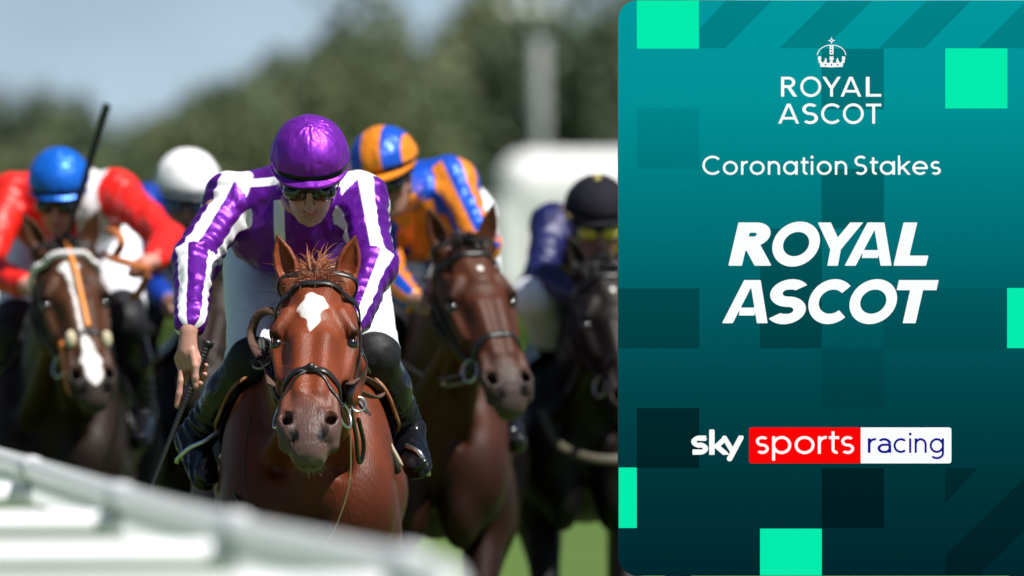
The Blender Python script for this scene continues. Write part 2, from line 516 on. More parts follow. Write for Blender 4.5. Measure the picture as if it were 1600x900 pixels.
class Horse:
    def __init__(s, name, loc, yaw, fine, coarse, base, label, cat='racehorse', group=None, poll=(0, -.80, 1.68), theta=35, hyaw=0, hroll=0,
                 blaze=None, dark=(.018, .012, .010), muzzle=(.13, .105, .10), mane_col=(.02, .012, .010), ears=((-.0, .1), (.0, .1)), neck_dark=0.0, headscale=1.0, seed=0, lead=1, neckoff=0, point=1.0, gloss=(.46, .20)):
        s.seed = seed
        th = R(theta)
        Rz = Matrix.Rotation(R(hyaw), 3, 'Z'); 
        a = Vector((0, -math.sin(th), -math.cos(th))); b = Vector((1, 0, 0)); c = Vector((0, -math.cos(th), math.sin(th)))
        Rr = Matrix.Rotation(R(hroll), 3, c)
        s.a, s.b, s.c = [Rz @ (Rr @ v) for v in (a, b, c)]
        s.O = Vector(poll); s.hs = headscale
        O = s.O; hs = headscale
        HP = s.HP
        Mx = np.array([list(s.b), list(s.a), list(s.c)]).T      # columns b, a, c
        corners = [HP(q, bb, cc) for q in (-.05, .64) for bb in (-.14, .14) for cc in (-.28, .04)] + [HP(-.17, sg * .14, cc) for sg in (-1, 1) for cc in (-.15, .05)]
        lo = [min(v[i] for v in corners) - .01 for i in range(3)]; hi = [max(v[i] for v in corners) + .01 for i in range(3)]
        xs = axis(-.46, .46, coarse, [(lo[0], hi[0], fine)])
        ys = axis(min(-1.45, lo[1]), 1.75, coarse * 1.8, [(lo[1], hi[1], fine), (-.6, .1, coarse * .8)])
        zs = axis(-.02, max(1.95, hi[2]), coarse * 1.4, [(lo[2], hi[2], fine)])
        F = Field(xs, ys, zs)
        # trunk, neck
        nb = HP(.03, 0, -.10)
        sh = neckoff
        npts = [nb, nb.lerp(Vector((sh, -.02, 1.34)), .28) + Vector((0, 0, .035)), nb.lerp(Vector((0, -.02, 1.34)), .55) + Vector((0, 0, .03)), nb.lerp(Vector((0, -.02, 1.34)), .8), Vector((0, .02, 1.30))]
        for pr in sweep(npts, [.070, .078, .092, .115, .135], [.115, .135, .18, .24, .30], (1, 0, 0), .03): F.prim(pr)
        tr = [(0, -.10, 1.14), (0, .10, 1.16), (0, .40, 1.16), (0, .80, 1.18), (0, 1.10, 1.27), (0, 1.36, 1.30), (0, 1.52, 1.24)]
        for pr in sweep(tr, [.17, .205, .245, .25, .235, .22, .14], [.20, .30, .325, .315, .285, .26, .18], (1, 0, 0), .05): F.prim(pr)
        F.prim(ell((0, .12, 1.42), (.055, .28, .15), k=.05))
        for sg in (-1, 1):
            F.prim(ell((sg * .115, -.20, 1.06), (.120, .13, .19), k=.035))
            F.prim(ell((sg * .150, -.06, 1.13), (.090, .18, .25), k=.05))
            F.prim(ell((sg * .180, -.02, .97), (.082, .12, .17), k=.04))
            F.prim(ell((sg * .085, -.24, .93), (.065, .09, .12), k=.03))
            F.prim(cone(HP(.16, sg * .045, -.26), (sg * .085, -.24, 1.20), .026, .04, .04))     # throat muscles
            F.prim(ell((sg * .17, 1.30, 1.08), (.13, .24, .30), k=.06))
            # forelegs: one reaching, one folded
            rch = (sg == lead)
            el = (sg * .165, -.02, .92)
            if rch: kn, ft, hf = (sg * .13, -.34, .58), (sg * .12, -.50, .26), (sg * .12, -.60, .10)
            else: kn, ft, hf = (sg * .14, -.20, .55), (sg * .13, .10, .42), (sg * .13, .20, .28)
            for pr in chain([el, kn], [.088, .05], .04, (1, 0, 0), 1.15): F.prim(pr)
            F.prim(ell(kn, (.048, .05, .06), k=.02))
            for pr in chain([kn, ft, hf], [.036, .036, .034], .02): F.prim(pr)
            F.prim(cone(hf, (hf[0], hf[1] - .03, hf[2] - .05), .045, .06, .01))
            # hind legs
            st = (sg * .17, .92, .86) if not rch else (sg * .17, 1.02, .84)
            hk = (sg * .13, 1.30 if rch else 1.05, .56); hf2 = (sg * .12, 1.02 if rch else .78, .24); hh = (sg * .12, .96 if rch else .70, .09)
            for pr in chain([(sg * .17, 1.18, 1.05), st, hk], [.17, .11, .055], .05, (1, 0, 0), 1.2): F.prim(pr)
            for pr in chain([hk, hf2, hh], [.045, .036, .036], .02): F.prim(pr)
            F.prim(cone(hh, (hh[0], hh[1] - .03, .045), .045, .06, .01))
        F.prim(cone((0, -.36, 1.12), (0, -.37, .86), .014, .014, .04, sub=True))                # groove between the breast muscles
        for sg in (-1, 1):
            F.prim(cone((sg * .085, -.62, 1.40), (sg * .09, -.30, 1.16), .012, .010, .04, sub=True))
        F.disp(lambda x, y, z: .004 * wob(x, y, z, 3.2, s.seed) * sstep(-.55, -.35, y))
        # head
        S = [(q[0] * hs, q[1] * hs, q[2] * hs, q[3] * hs) for q in HEAD]
        F.prim(loft(O, s.a, s.b, s.c, S, .03, 2.25))
        E = lambda q, r_, k=.012, sub=False: F.prim(ell(HP(*q), [t * hs for t in r_], Mx, k, sub))
        K = lambda p_, q_, r1, r2, k=.012, ax=None, f=1, sub=False: F.prim(cone(HP(*p_), HP(*q_), r1 * hs, r2 * hs, k * hs, ax, f, sub))
        for sg in (-1, 1):
            K((.135, sg * .066, -.006), (.185, sg * .095, -.024), .016, .0165, .018)       # brow arch
            E((.055, sg * .082, -.022), (.018, .04, .014), .014, True)                      # hollow above the eye
            K((.03, sg * .03, -.002), (.15, sg * .012, .004), .016, .012, .03)
            E((.20, sg * .108, -.045), (.012, .027, .020), .006, True)                      # socket
            K((.183, sg * .105, -.032), (.220, sg * .101, -.032), .0065, .005, .006)         # upper lid
            K((.19, sg * .102, -.064), (.222, sg * .098, -.056), .005, .005, .006)
            K((.225, sg * .092, -.058), (.345, sg * .074, -.055), .014, .010, .016)          # facial crest
            E((.30, sg * .086, -.020), (.010, .075, .014), .03, True)                       # dip between nose bone and crest
            K((.24, sg * .030, .002), (.42, sg * .024, -.014), .014, .010, .03)             # nasal bone edges
            E((.385, sg * .078, -.075), (.010, .06, .03), .02, True)
            K((.16, sg * .09, -.17), (.25, sg * .08, -.18), .035, .03, .03)                  # jowl
            K((.42, sg * .060, -.030), (.50, sg * .066, -.052), .010, .014, .016)
            # nostrils: slanted comma openings with a soft outer lobe
            E((.515, sg * .050, -.062), (.024, .040, .036), .014)
            K((.476, sg * .050, -.034), (.498, sg * .062, -.040), .010, .011, .008)
            K((.500, sg * .064, -.044), (.548, sg * .060, -.078), .013, .014, .010)
            K((.484, sg * .030, -.028), (.550, sg * .020, -.064), .010, .011, .010)
            K((.552, sg * .052, -.084), (.566, sg * .026, -.078), .011, .010, .010)
            K((.492, sg * .058, -.028), (.553, sg * .032, -.064), .0140, .0100, .004, sub=True)
            K((.498, sg * .052, -.050), (.545, sg * .036, -.078), .014, .011, .006, sub=True)
            E((.505, sg * .052, -.040), (.010, .020, .03), .006, True)
            # mouth corner
            K((.602, 0, -.103), (.560, sg * .046, -.110), .0055, .0045, .004, sub=True); K((.560, sg * .046, -.110), (.49, sg * .066, -.108), .0045, .003, .004, sub=True)
        E((.570, 0, -.080), (.036, .026, .022), .014)                                       # upper lip
        E((.562, 0, -.122), (.034, .028, .018), .010)                                       # chin
        # ears
        s.ear = []
        for i, sg in enumerate((-1, 1)):
            tilt, ln = ears[i][0], .165 if len(ears[i]) < 3 else ears[i][2]
            up = (-s.a * 1.0 + s.b * (sg * ears[i][1]) + s.c * tilt).normalized()
            fwd = (s.c * .9 - s.a * .25 + s.b * (sg * .35)); fwd = (fwd - up * fwd.dot(up)).normalized()
            lat = up.cross(fwd)
            ebase = HP(-.012, sg * .062, -.045)
            L = ln * hs
            ES = [(-.03, .016, .012, -.016), (0, .027, .018, -.022), (.22 * L, .032, .020, -.022), (.45 * L, .034, .016, -.018), (.68 * L, .027, .010, -.012), (.86 * L, .014, .004, -.008), (L, .003, .0, -.005)]
            F.prim(loft(ebase, up, lat, fwd, ES, .010, 2))
            IS = [(.10 * L, .006, .040, -.002), (.22 * L, .020, .040, -.010), (.45 * L, .0245, .040, -.009), (.68 * L, .018, .04, -.005), (.84 * L, .008, .04, -.001), (.93 * L, .002, .04, .004)]
            F.prim(loft(ebase, up, lat, fwd, IS, .004, 2, True))
            F.prim(ell(ebase, (.034, .034, .034), k=.02))
            s.ear.append((ebase, up, L, fwd))
        me, V = F.mesh(name)
        del F
        # colours
        Vh = V - np.array(O)
        ha = Vh @ np.array(s.a) / hs; hb = Vh @ np.array(s.b) / hs; hc = Vh @ np.array(s.c) / hs
        base = np.array(base); col = np.tile(base, (len(V), 1))
        var_ = .82 + .36 * (.5 + .5 * wob(V[:, 0], V[:, 1], V[:, 2], 2.6, seed + 4))
        col = col * var_[:, None]
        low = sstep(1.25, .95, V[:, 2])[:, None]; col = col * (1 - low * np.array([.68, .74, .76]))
        hd = sstep(-.50, -.75, V[:, 1])[:, None]; col = col * (1 + .35 * hd)
        inh = (hc > -.30) & (ha > -.25) & (np.abs(hb) < .17) & (hc < .08)
        inh = inh * sstep(-.52, -.66, V[:, 1] - 0) if True else inh
        dk = np.zeros(len(V))
        mz = sstep(.40, .53, ha + .03 * wob(ha, hb, hc, 8, 1)) * inh
        dk = np.maximum(dk, sstep(.85, .45, V[:, 2]) * point)           # legs
        eyes = np.exp(-(((ha - .20) / .036) ** 2 + ((np.abs(hb) - .108) / .03) ** 2)) * inh
        dk = np.maximum(dk, neck_dark * sstep(-.75, -.3, V[:, 1]) )
        col = col * (1 - dk[:, None]) + np.array(dark) * dk[:, None]
        mzc = np.array(muzzle)
        lip = sstep(.545, .575, ha) * inh
        col = col * (1 - mz[:, None] * .85) + mzc * (mz[:, None] * .85)
        lipc = sstep(.558, .580, ha) * sstep(-.060, -.080, hc) * inh * (.6 + .4 * wob(ha, hb, hc, 14, 2))
        col = col * (1 - .8 * lipc[:, None]) + np.minimum(mzc * 2.1, .3) * np.array([1.0, 1.08, .78]) * (.8 * lipc[:, None])
        shade_ = .5 + .5 * wob(V[:, 0], V[:, 1], V[:, 2], 7, seed + 8); col = col * (1 - .35 * shade_[:, None])
        col = col * (1 - .85 * eyes[:, None])
        # colour blackened within the nostrils
        nst = np.zeros(len(V))
        for sg in (-1, 1):
            bl_ = .056 - (ha - .495) * .42; q = ((ha - .523) / .040) ** 2 + ((hb - sg * bl_) / .0150) ** 2
            nst = np.maximum(nst, sstep(1.25, .7, q) * sstep(-.024, -.042, hc) * inh)
        col = col * (1 - .96 * nst[:, None])
        # darker ear rims and tips
        for (bs, up, L, fw) in s.ear:
            q = V - np.array(bs); t = q @ np.array(up) / L
            off = np.linalg.norm(q - np.outer(t * L, np.array(up)), axis=1)
            e = sstep(.72, 1.0, t) * (off < .05) * (t < 1.1)
            col = col * (1 - .6 * e[:, None])
            inr = (off < .05) * sstep(.05, .2, t) * (t < 1.1) * sstep(.012, .002, (q @ np.array(fw)))
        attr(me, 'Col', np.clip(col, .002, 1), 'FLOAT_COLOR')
        bz = np.full(len(V), -.05)
        if blaze is not None: bz = np.where(inh > .3, blaze(ha, hb, hc), -.05)
        attr(me, 'blaze', bz)
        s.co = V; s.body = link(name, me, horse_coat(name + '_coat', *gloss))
        s.body.location = loc; s.body.rotation_euler = (0, 0, R(yaw))
        tag(s.body, label, 'horse', group)
        s.name = name
        polys = np.empty(len(me.polygons) * 4, np.int32); me.polygons.foreach_get('vertices', polys)
        s.bvh = BVHTree.FromPolygons(V.tolist(), polys.reshape(-1, 4).tolist())
        for sg in (-1, 1):
            mb = MB(); c_ = HP(.202, sg * .0925, -.047)
            uvs(mb, c_, [.017 * hs, .021 * hs, .017 * hs], Mx)
            mb.build('eye', M['eye'], s.body)
        s.mane_col = mane_col
        s.mats = {}
    def HP(s, a, b, c):
        return s.O + (s.a * a + s.b * b + s.c * c) * s.hs
    def surf(s, a, ang, off=.003, cc=None):
        """point on the skin of the head at length a, angle ang from the nose line"""
        cc = -.09 if cc is None else cc
        cen = s.HP(a, 0, cc); an = R(ang)
        d = (s.b * math.sin(an) + s.c * math.cos(an)).normalized()
        h = s.bvh.ray_cast(cen + d * .3, -d)
        if h[0] is None: return cen + d * .08, d
        return h[0] + d * off, d
    def strap(s, pts, w, t, name, m, off=.003, parent=None, cc=None):
        path = []; ups = []; fine_ = []
        for i in range(len(pts) - 1):
            for k in range(4): fine_.append((pts[i][0] + (pts[i + 1][0] - pts[i][0]) * k / 4, pts[i][1] + (pts[i + 1][1] - pts[i][1]) * k / 4))
        fine_.append(pts[-1])
        for a, an in fine_:
            p, d = s.surf(a, an, off, cc); path.append(p); ups.append(d)
        path = [path[0]] + [path[i] * .5 + (path[i - 1] + path[i + 1]) * .25 for i in range(1, len(path) - 1)] + [path[-1]]; path2 = bez(path, 60)
        k = len(path2); ups2 = []
        for i in range(k):
            f = i / (k - 1) * (len(ups) - 1); j = min(int(f), len(ups) - 2)
            ups2.append(ups[j].lerp(ups[j + 1], f - j).normalized())
        mb = MB(); mb.tube(path2, 0, 8, flat=(w / 2, t / 2), up=ups2)
        return mb.build(name, m, parent or s.body)
    def local(s, p):
        return s.body.matrix_basis.inverted() @ Vector(p) if False else (Matrix.Translation(s.body.location) @ Matrix.Rotation(s.body.rotation_euler.z, 4, 'Z')).inverted() @ Vector(p)

def uvs(mb, c, r, Mx=None, n=18, m=12, mi=0):
    Mx = np.array(Mx) if Mx is not None else np.eye(3)
    vs_ = []; c = np.array(c)
    for i in range(m + 1):
        ph = math.pi * i / m
        for j in range(n):
            t = 2 * math.pi * j / n
            l = np.array([math.sin(ph) * math.cos(t) * r[0], math.sin(ph) * math.sin(t) * r[1], math.cos(ph) * r[2]])
            vs_.append(c + Mx @ l)
    fs = []
    for i in range(m):
        for j in range(n):
            a = i * n + j; b = i * n + (j + 1) % n
            fs.append((a, b, b + n, a + n))
    mb.add(vs_, fs, mi)

def hair(name, roots, mat_, parent, rnd, w=.0022, seg=5):
    """roots: list of (point, direction, length, droop)"""
    mb = MB()
    for p, d, L, g in roots:
        p = Vector(p); d = Vector(d).normalized()
        side = d.cross(Vector((rnd.uniform(-1, 1), rnd.uniform(-1, 1), rnd.uniform(-1, 1)))).normalized()
        vs_ = []
        q = p.copy(); dd = d.copy()
        for i in range(seg + 1):
            f = i / seg; ww = w * (1 - f ** 2 * .9)
            vs_ += [q - side * ww, q + side * ww]
            dd = (dd + Vector((rnd.uniform(-.12, .12), rnd.uniform(-.12, .12), -g / seg * (1 + f)))).normalized()
            q = q + dd * L / seg
        mb.add(vs_, [(2 * i, 2 * i + 1, 2 * i + 3, 2 * i + 2) for i in range(seg)])
    return mb.build(name, mat_, parent)

def tack(H, m_leather, brow=None, bit=True, noseband='cavesson', rein_to=None, nose_m=None):
    """bridle of a racehorse as children"""
    bl = m_leather
    H.strap([(.045, -112), (.040, -75), (.052, -40), (.058, 0), (.052, 40), (.040, 75), (.045, 112)], .019, .005, 'browband', brow or bl, .009)
    for sg in (-1, 1):
        H.strap([(.045, sg * 112), (.12, sg * 105), (.22, sg * 102), (.31, sg * 100), (.385, sg * 98)], .014, .005, 'cheek_strap', bl, .005)
        H.strap([(.06, sg * 118), (.15, sg * 118), (.25, sg * 113), (.345, sg * 105)], .011, .004, 'cheek_strap', bl, .006)
    H.strap([(.395, -125), (.390, -95), (.380, -60), (.368, -25), (.362, 0), (.368, 25), (.380, 60), (.390, 95), (.395, 125)], .020, .006, 'noseband', nose_m or bl, .004)
    H.strap([(.045, -112), (-.0, -100), (-.02, -60), (-.02, 0), (-.02, 60), (.0, 100), (.045, 112)], .02, .005, 'headpiece', bl, .008)
    if bit:
        for sg in (-1, 1):
            p, d = H.surf(.405, sg * 100, .012)
            mb = MB(); mb.ring(p, H.b * sg + H.c * .55, .038, .0036, 30, upv=H.a, squash=.85)
            mb.build('bit_ring', M['steel'], H.body)

def patch(H, name, m, ay, off=.01, thick=.006, cy=1.22, n=26, parent=None, sides=(-1, 1)):
    """sheet lying on the flank; ay: rows (angle from the back line, y front, y rear)"""
    ay = np.array(ay, float)
    for sg in sides:
        mb = MB(); nu, nv = n, 16; vs_ = []
        for i in range(nu + 1):
            an = ay[0, 0] + (ay[-1, 0] - ay[0, 0]) * i / nu
            y0 = np.interp(an, ay[:, 0], ay[:, 1]); y1 = np.interp(an, ay[:, 0], ay[:, 2])
            for j in range(nv + 1):
                y = y0 + (y1 - y0) * j / nv
                d = Vector((sg * math.sin(R(an)), 0, math.cos(R(an))))
                h = H.bvh.ray_cast(Vector((0, y, cy)) + d * .7, -d)
                o = off + .004 * math.sin(y * 40 + an * .1) * (an / 60)
                q = (h[0] + d * o) if h[0] is not None else Vector((0, y, cy)) + d * .3
                if abs(q.x) > .40: q.x = math.copysign(.40, q.x)
                vs_.append(q)
        w = nv + 1
        mb.add(vs_, [(i * w + j, i * w + j + 1, (i + 1) * w + j + 1, (i + 1) * w + j) for i in range(nu) for j in range(nv)])
        o = mb.build(name, m, parent or H.body)
        sd = o.modifiers.new('thickness', 'SOLIDIFY'); sd.thickness = thick; sd.offset = 1 if sg < 0 else -1
        sm = o.modifiers.new('smooth', 'SMOOTH'); sm.iterations = 3
# ------------------------------------------------------------------ riders
def headframe(pitch, yaw, roll):
    Mr = Matrix.Rotation(R(yaw), 3, 'Z') @ Matrix.Rotation(R(roll), 3, 'Y') @ Matrix.Rotation(R(pitch), 3, 'X')
    return Mr @ Vector((1, 0, 0)), Mr @ Vector((0, -1, 0)), Mr @ Vector((0, 0, 1))   # right(+x), forward, up

def silk(name, col, var=.10, masks=(), rough=.38, metal=.5):
    m = mat(name, col, rough, .4, var=var, vscale=9, bump=.010, bscale=10, stretch=(1, 1, .6))
    nt, b, mul = nodes(m)
    bn = [n for n in nt.nodes if n.type == 'BUMP'][0]
    mp = [n for n in nt.nodes if n.type == 'MAPPING'][0]
    # ridged creases of thin cloth, two sizes
    last = bn.outputs[0]
    for sc_, ds in ((12, .015), (30, .0042)):
        w = nt.nodes.new('ShaderNodeTexNoise'); w.noise_type = 'RIDGED_MULTIFRACTAL'; w.inputs['Scale'].default_value = sc_; w.inputs['Detail'].default_value = 1.5; w.inputs['Distortion'].default_value = .8
        b2 = nt.nodes.new('ShaderNodeBump'); b2.inputs['Distance'].default_value = ds; b2.inputs['Strength'].default_value = .8
        nt.links.new(mp.outputs[0], w.inputs[0]); nt.links.new(w.outputs[0], b2.inputs['Height'])
        nt.links.new(last, b2.inputs['Normal']); last = b2.outputs[0]
    nt.links.new(last, b.inputs['Normal'])
    b.inputs['Metallic'].default_value = metal
    for a, c in masks:
        mask_mix(m, a, c)
        if min(c) > .5:
            at = nt.nodes.new('ShaderNodeAttribute'); at.attribute_name = a
            lt = nt.nodes.new('ShaderNodeMath'); lt.operation = 'LESS_THAN'; lt.inputs[1].default_value = 0
            ml = nt.nodes.new('ShaderNodeMath'); ml.operation = 'MULTIPLY'; ml.inputs[1].default_value = metal
            nt.links.new(at.outputs['Fac'], lt.inputs[0]); nt.links.new(lt.outputs[0], ml.inputs[0]); nt.links.new(ml.outputs[0], b.inputs['Metallic'])
    return m

class Rider:
    def __init__(s, label, J, fine, coarse, skin, cap, jacket_mat, jacket_masks, breeches, boots, group, lens='lens', goggles=True, handfine=None, seed=0, sleeve_fold=.009, cap_masks=None, brim_mat=None, cap_tassel=None, bare_hands=(1, 1)):
        s.J = J
        HC = Vector(J['head']); r, f, u = headframe(J['pitch'], J.get('yaw', 0), J.get('roll', 0))
        s.r, s.f, s.u, s.HC = r, f, u, HC
        hp = s.hp
        Mh = np.array([list(r), list(f), list(u)]).T
        S = {k: [Vector(v) for v in J[k]] for k in ('shoulder', 'elbow', 'wrist', 'hip', 'knee', 'ankle', 'toe')}
        s.S = S
        SM = (S['shoulder'][0] + S['shoulder'][1]) / 2; HM = (S['hip'][0] + S['hip'][1]) / 2
        lat = (S['shoulder'][1] - S['shoulder'][0]).normalized(); s.lat = lat; s.SM = SM; s.HM = HM
        sp = (HM - SM).normalized()
        dn = sp.cross(lat); dn = dn if dn.z < 0 else -dn; dn.normalize(); s.dn = dn     # towards chest side
        s.sp = sp
        ch = SM + sp * .07 + dn * .045; wa = SM.lerp(HM, .62) + dn * .03
        torso = sweep([SM + sp * .0 + dn * .015, ch, wa, HM], [.155, .175, .145, .155], [.085, .125, .112, .128], lat, .05)
        for i in (0, 1): torso.append(ell(S['shoulder'][i] + sp * .02, (.075, .075, .075), k=.05))
        arms = []
        for i in (0, 1):
            arms += chain([S['shoulder'][i], S['elbow'][i]], [.062, .046], .02)
            arms += chain([S['elbow'][i], S['wrist'][i]], [.046, .031], .02)
        legs = []
        for i in (0, 1):
            legs += chain([S['hip'][i], S['knee'][i]], [.098, .066], .03)
            legs += chain([S['knee'][i], S['knee'][i].lerp(S['ankle'][i], .35), S['ankle'][i]], [.052, .046, .024], .02)
            legs += chain([S['ankle'][i], S['ankle'][i].lerp(S['toe'][i], .8)], [.024, .018], .01)
        hands = []; s.handprims = hands
        for i in (0, 1):
            hands += J['hand'][i](s, i) if J['hand'][i] else []
        allp = [HC] + [v for k in S for v in S[k]]
        lo = [min(v[i] for v in allp) - .2 for i in range(3)]; hi = [max(v[i] for v in allp) + .2 for i in range(3)]
        fz = [[(HC[i] - .17, HC[i] + .15, fine)] for i in range(3)]
        if handfine:
            for hnd in J.get('finehands', (0,)):
                w = S['wrist'][hnd]
                hb_lo = [w[0] - .05, w[1] - .06, w[2] - .23]; hb_hi = [w[0] + .07, w[1] + .07, w[2] + .03]
                for i in range(3): fz[i].append((hb_lo[i], hb_hi[i], handfine))
        F = Field(*[axis(lo[i], hi[i], coarse, fz[i]) for i in range(3)])
        neck = [cone(SM + sp * .03 + dn * .0, hp(0, -.025, -.06), .062, .054, .03)]
        for pr in torso + arms + legs + neck: F.prim(pr)
        # head
        E = lambda q, rr, k=.01, sub=False: F.prim(ell(hp(*q), rr, Mh, k, sub))
        K = lambda a, b, r1, r2, k=.008, sub=False: F.prim(cone(hp(*a), hp(*b), r1, r2, k, sub=sub))
        E((0, -.012, .025), (.076, .098, .088)); E((0, .028, -.03), (.062, .066, .085), .02)
        E((0, .048, -.082), (.040, .042, .036), .025)
        K((0, .083, -.107), (0, .080, -.100), .014, .016, .014)                       # chin
        for sg in (-1, 1):
            K((sg * .050, -.005, -.062), (sg * .020, .070, -.103), .018, .014, .016)   # jaw
            E((sg * .040, .068, -.030), (.021, .018, .017), .014)                      # cheek
            E((sg * .031, .090, .000), (.017, .012, .011), .006, True)                 # eye hollows
            K((sg * .015, .094, .014), (sg * .046, .080, .014), .007, .007, .01)       # brow
            E((sg * .031, .079, .0), (.0125, .0125, .0115), .002)                      # eyeballs
            E((sg * .071, -.002, -.008), (.008, .02, .032), .006)                      # ears
            E((sg * .011, .100, -.043), (.008, .010, .0075), .005)                     # nostril wings
            E((sg * .0065, .106, -.049), (.003, .005, .003), .002, True)
            K((sg * .019, .098, -.045), (sg * .029, .086, -.066), .003, .003, .008, True)  # nose-mouth fold
        K((0, .094, .004), (0, .113, -.040), .008, .010, .008); E((0, .112, -.046), (.011, .012, .010), .006)
        E((0, .095, -.068), (.024, .009, .0055), .004); E((0, .092, -.078), (.021, .010, .0065), .004)
        K((-.022, .099, -.0725), (.022, .099, -.0725), .0016, .0016, .003, True)
        E((0, .094, -.088), (.018, .006, .004), .006, True)
        for pr in hands: F.prim(pr)
        me, V = F.mesh('person')
        del F
        hq = V - np.array(HC); h3 = hq @ Mh
        col = np.tile(np.array(skin), (len(V), 1)).astype(float)
        lipm = np.exp(-((h3[:, 0] / .024) ** 4 + ((h3[:, 2] + .0725) / .010) ** 2)) * (h3[:, 1] > .08)
        col = col * (1 - lipm[:, None] * np.array([.22, .45, .40]))
        ck = np.exp(-(((np.abs(h3[:, 0]) - .04) / .02) ** 2 + ((h3[:, 2] + .035) / .022) ** 2)) * (h3[:, 1] > .04) + np.exp(-((h3[:, 0] / .012) ** 2 + ((h3[:, 2] + .042) / .012) ** 2)) * (h3[:, 1] > .09)
        col = col * (1 - np.clip(ck, 0, 1)[:, None] * np.array([.0, .22, .20]))
        stub = sstep(-.05, -.085, h3[:, 2]) * (np.abs(h3[:, 0]) < .07) * (h3[:, 2] > -.14) * (1 - lipm)
        col = col * (1 - stub[:, None] * np.array([.13, .10, .07]))
        kn = .5 + .5 * wob(V[:, 0], V[:, 1], V[:, 2], 22, 3)
        col *= (1 - kn[:, None] * np.array([.03, .16, .16]))
        attr(me, 'Col', col, 'FLOAT_COLOR')
        sm = mat('skin_of_rider', (1, 1, 1), .48, .4, var=.08, vscale=60, bump=.0010, bscale=170, sss=.12 if fine < .004 else 0); color_from_attr(sm)
        s.body = link('person', me, sm)
        tag(s.body, label, 'person', group)
        # jacket
        g = .012
        armlo = [min(v[i] for k in ('shoulder', 'elbow', 'wrist') for v in S[k] + [HM]) - .2 for i in range(3)]
        armhi = [max(v[i] for k in ('shoulder', 'elbow', 'wrist') for v in S[k] + [HM]) + .2 for i in range(3)]
        jc = J.get('jres', coarse)
        F = Field(*[axis(armlo[i], armhi[i], jc) for i in range(3)])
        wl = J.get('waist', .80)
        tj = sweep([SM + dn * .015, ch, wa, SM.lerp(HM, wl) + dn * .01], [.155, .18, .155, .15], [.092, .138, .122, .118], lat, .05)
        for i in (0, 1): tj.append(ell(S['shoulder'][i] + sp * .015, (.072, .072, .072), k=.05))
        cuffs = []
        for i in (0, 1):
            cu = S['elbow'][i].lerp(S['wrist'][i], J.get('cuff', .93))
            el = S['elbow'][i]
            tj += [cone(S['shoulder'][i], el, .060, .051, .03), cone(el, cu, .051, .036, .03)]
            F0 = (S['shoulder'][i] - el).normalized()
        for pr in tj: F.prim(pr, grow=g * .6)
        F.prim(cone(SM + sp * .01 - dn * .03, hp(0, -.03, -.085), .066, .060, .03))
        Mt = np.array([list(lat), list(sp), list(dn)]).T
        F.prim(ell(SM + sp * .13 - dn * .035, (.125, .15, .085), Mt, .06))
        E0, E1 = [A3(S['elbow'][i]) for i in (0, 1)]
        def folds(x, y, z):
            base = .005 * wob(x, y, z, 8, seed) + .007 * (np.abs(wob(x, y, z, 9, seed + 1)) - .3)
            for i in (0, 1):
                a, e, w = [A3(S[k][i]) for k in ('shoulder', 'elbow', 'wrist')]
                cu = e + (w - e) * J.get('cuff', .93)
                best = None
                for p_, q_ in ((a, e), (e, cu)):
                    d = q_ - p_; L = np.linalg.norm(d); t = ((x - p_[0]) * d[0] + (y - p_[1]) * d[1] + (z - p_[2]) * d[2]) / L / L
                    tc_ = np.clip(t, 0, 1)
                    dx = x - p_[0] - tc_ * d[0]; dy = y - p_[1] - tc_ * d[1]; dz = z - p_[2] - tc_ * d[2]
                    dist = np.sqrt(dx * dx + dy * dy + dz * dz)
                    wt = sstep(.12, .08, dist) * sstep(-.05, .1, t) * sstep(1.1, 1.0, t)
                    ph = t * L * 2 * math.pi / .048 + 22 * (dx * .8 + dy * .6) + 2.2 * wob(x, y, z, 7, seed + 5 + i)
                    base = base + sleeve_fold * wt * (np.abs(np.sin(ph / 2)) ** 1.5 - .5) * (.4 + .6 * wob(x, y, z, 4, seed + 9) ** 2 * 2)
                # gathered cuff
                dc = np.sqrt((x - cu[0]) ** 2 + (y - cu[1]) ** 2 + (z - cu[2]) ** 2)
            return base
        F.disp(folds)
        me, V = F.mesh('jacket'); del F
        s.jV = V
        arm = s.arminfo(V)
        for nm, fn in jacket_masks.items():
            attr(me, nm, fn(s, V, arm))
        s.jacket = link('jacket', me, jacket_mat, s.body)
        # breeches and boots
        F = Field(*[axis(min(v[i] for k in ('hip', 'knee', 'ankle', 'toe') for v in S[k]) - .18, max(v[i] for k in ('hip', 'knee', 'ankle', 'toe') for v in S[k]) + .18, jc * 1.15) for i in range(3)])
        F.prim(sweep([SM.lerp(HM, .72), HM], [.15, .165], [.108, .132], lat, .03)[0])
        for i in (0, 1):
            kt = S['knee'][i].lerp(S['ankle'][i], J.get('boottop', .10) + .02)
            F.prim(cone(S['hip'][i], S['knee'][i], .112, .074, .04)); F.prim(cone(S['knee'][i], kt, .07, .066, .02))
        F.disp(lambda x, y, z: .0035 * wob(x, y, z, 8, seed + 20) + .002 * wob(x, y, z, 20, seed + 21))
        me, V = F.mesh('breeches'); del F
        bm = mat('breeches_fabric', breeches, .62, .35, var=.05, vscale=8, bump=.004, bscale=20)
        mask_mix(bm, 'dark', (.008, .008, .011), .003)
        dk = np.full(len(V), -1.0)
        for i in (0, 1):
            h, k_ = A3(S['hip'][i]), A3(S['knee'][i]); d = k_ - h; L = np.linalg.norm(d)
            t = ((V - h) @ d) / L
            near = np.abs((V - A3(HM)) @ A3(lat)) * 0 + 1
            side = (((V - A3(HM)) @ A3(lat)) * (-1 if i == 0 else 1)) > -.02
            dk = np.where(side, np.maximum(dk, t - L * J.get('kneepad', .60)), dk)
        attr(me, 'dark', dk)
        link('breeches', me, bm, s.body)
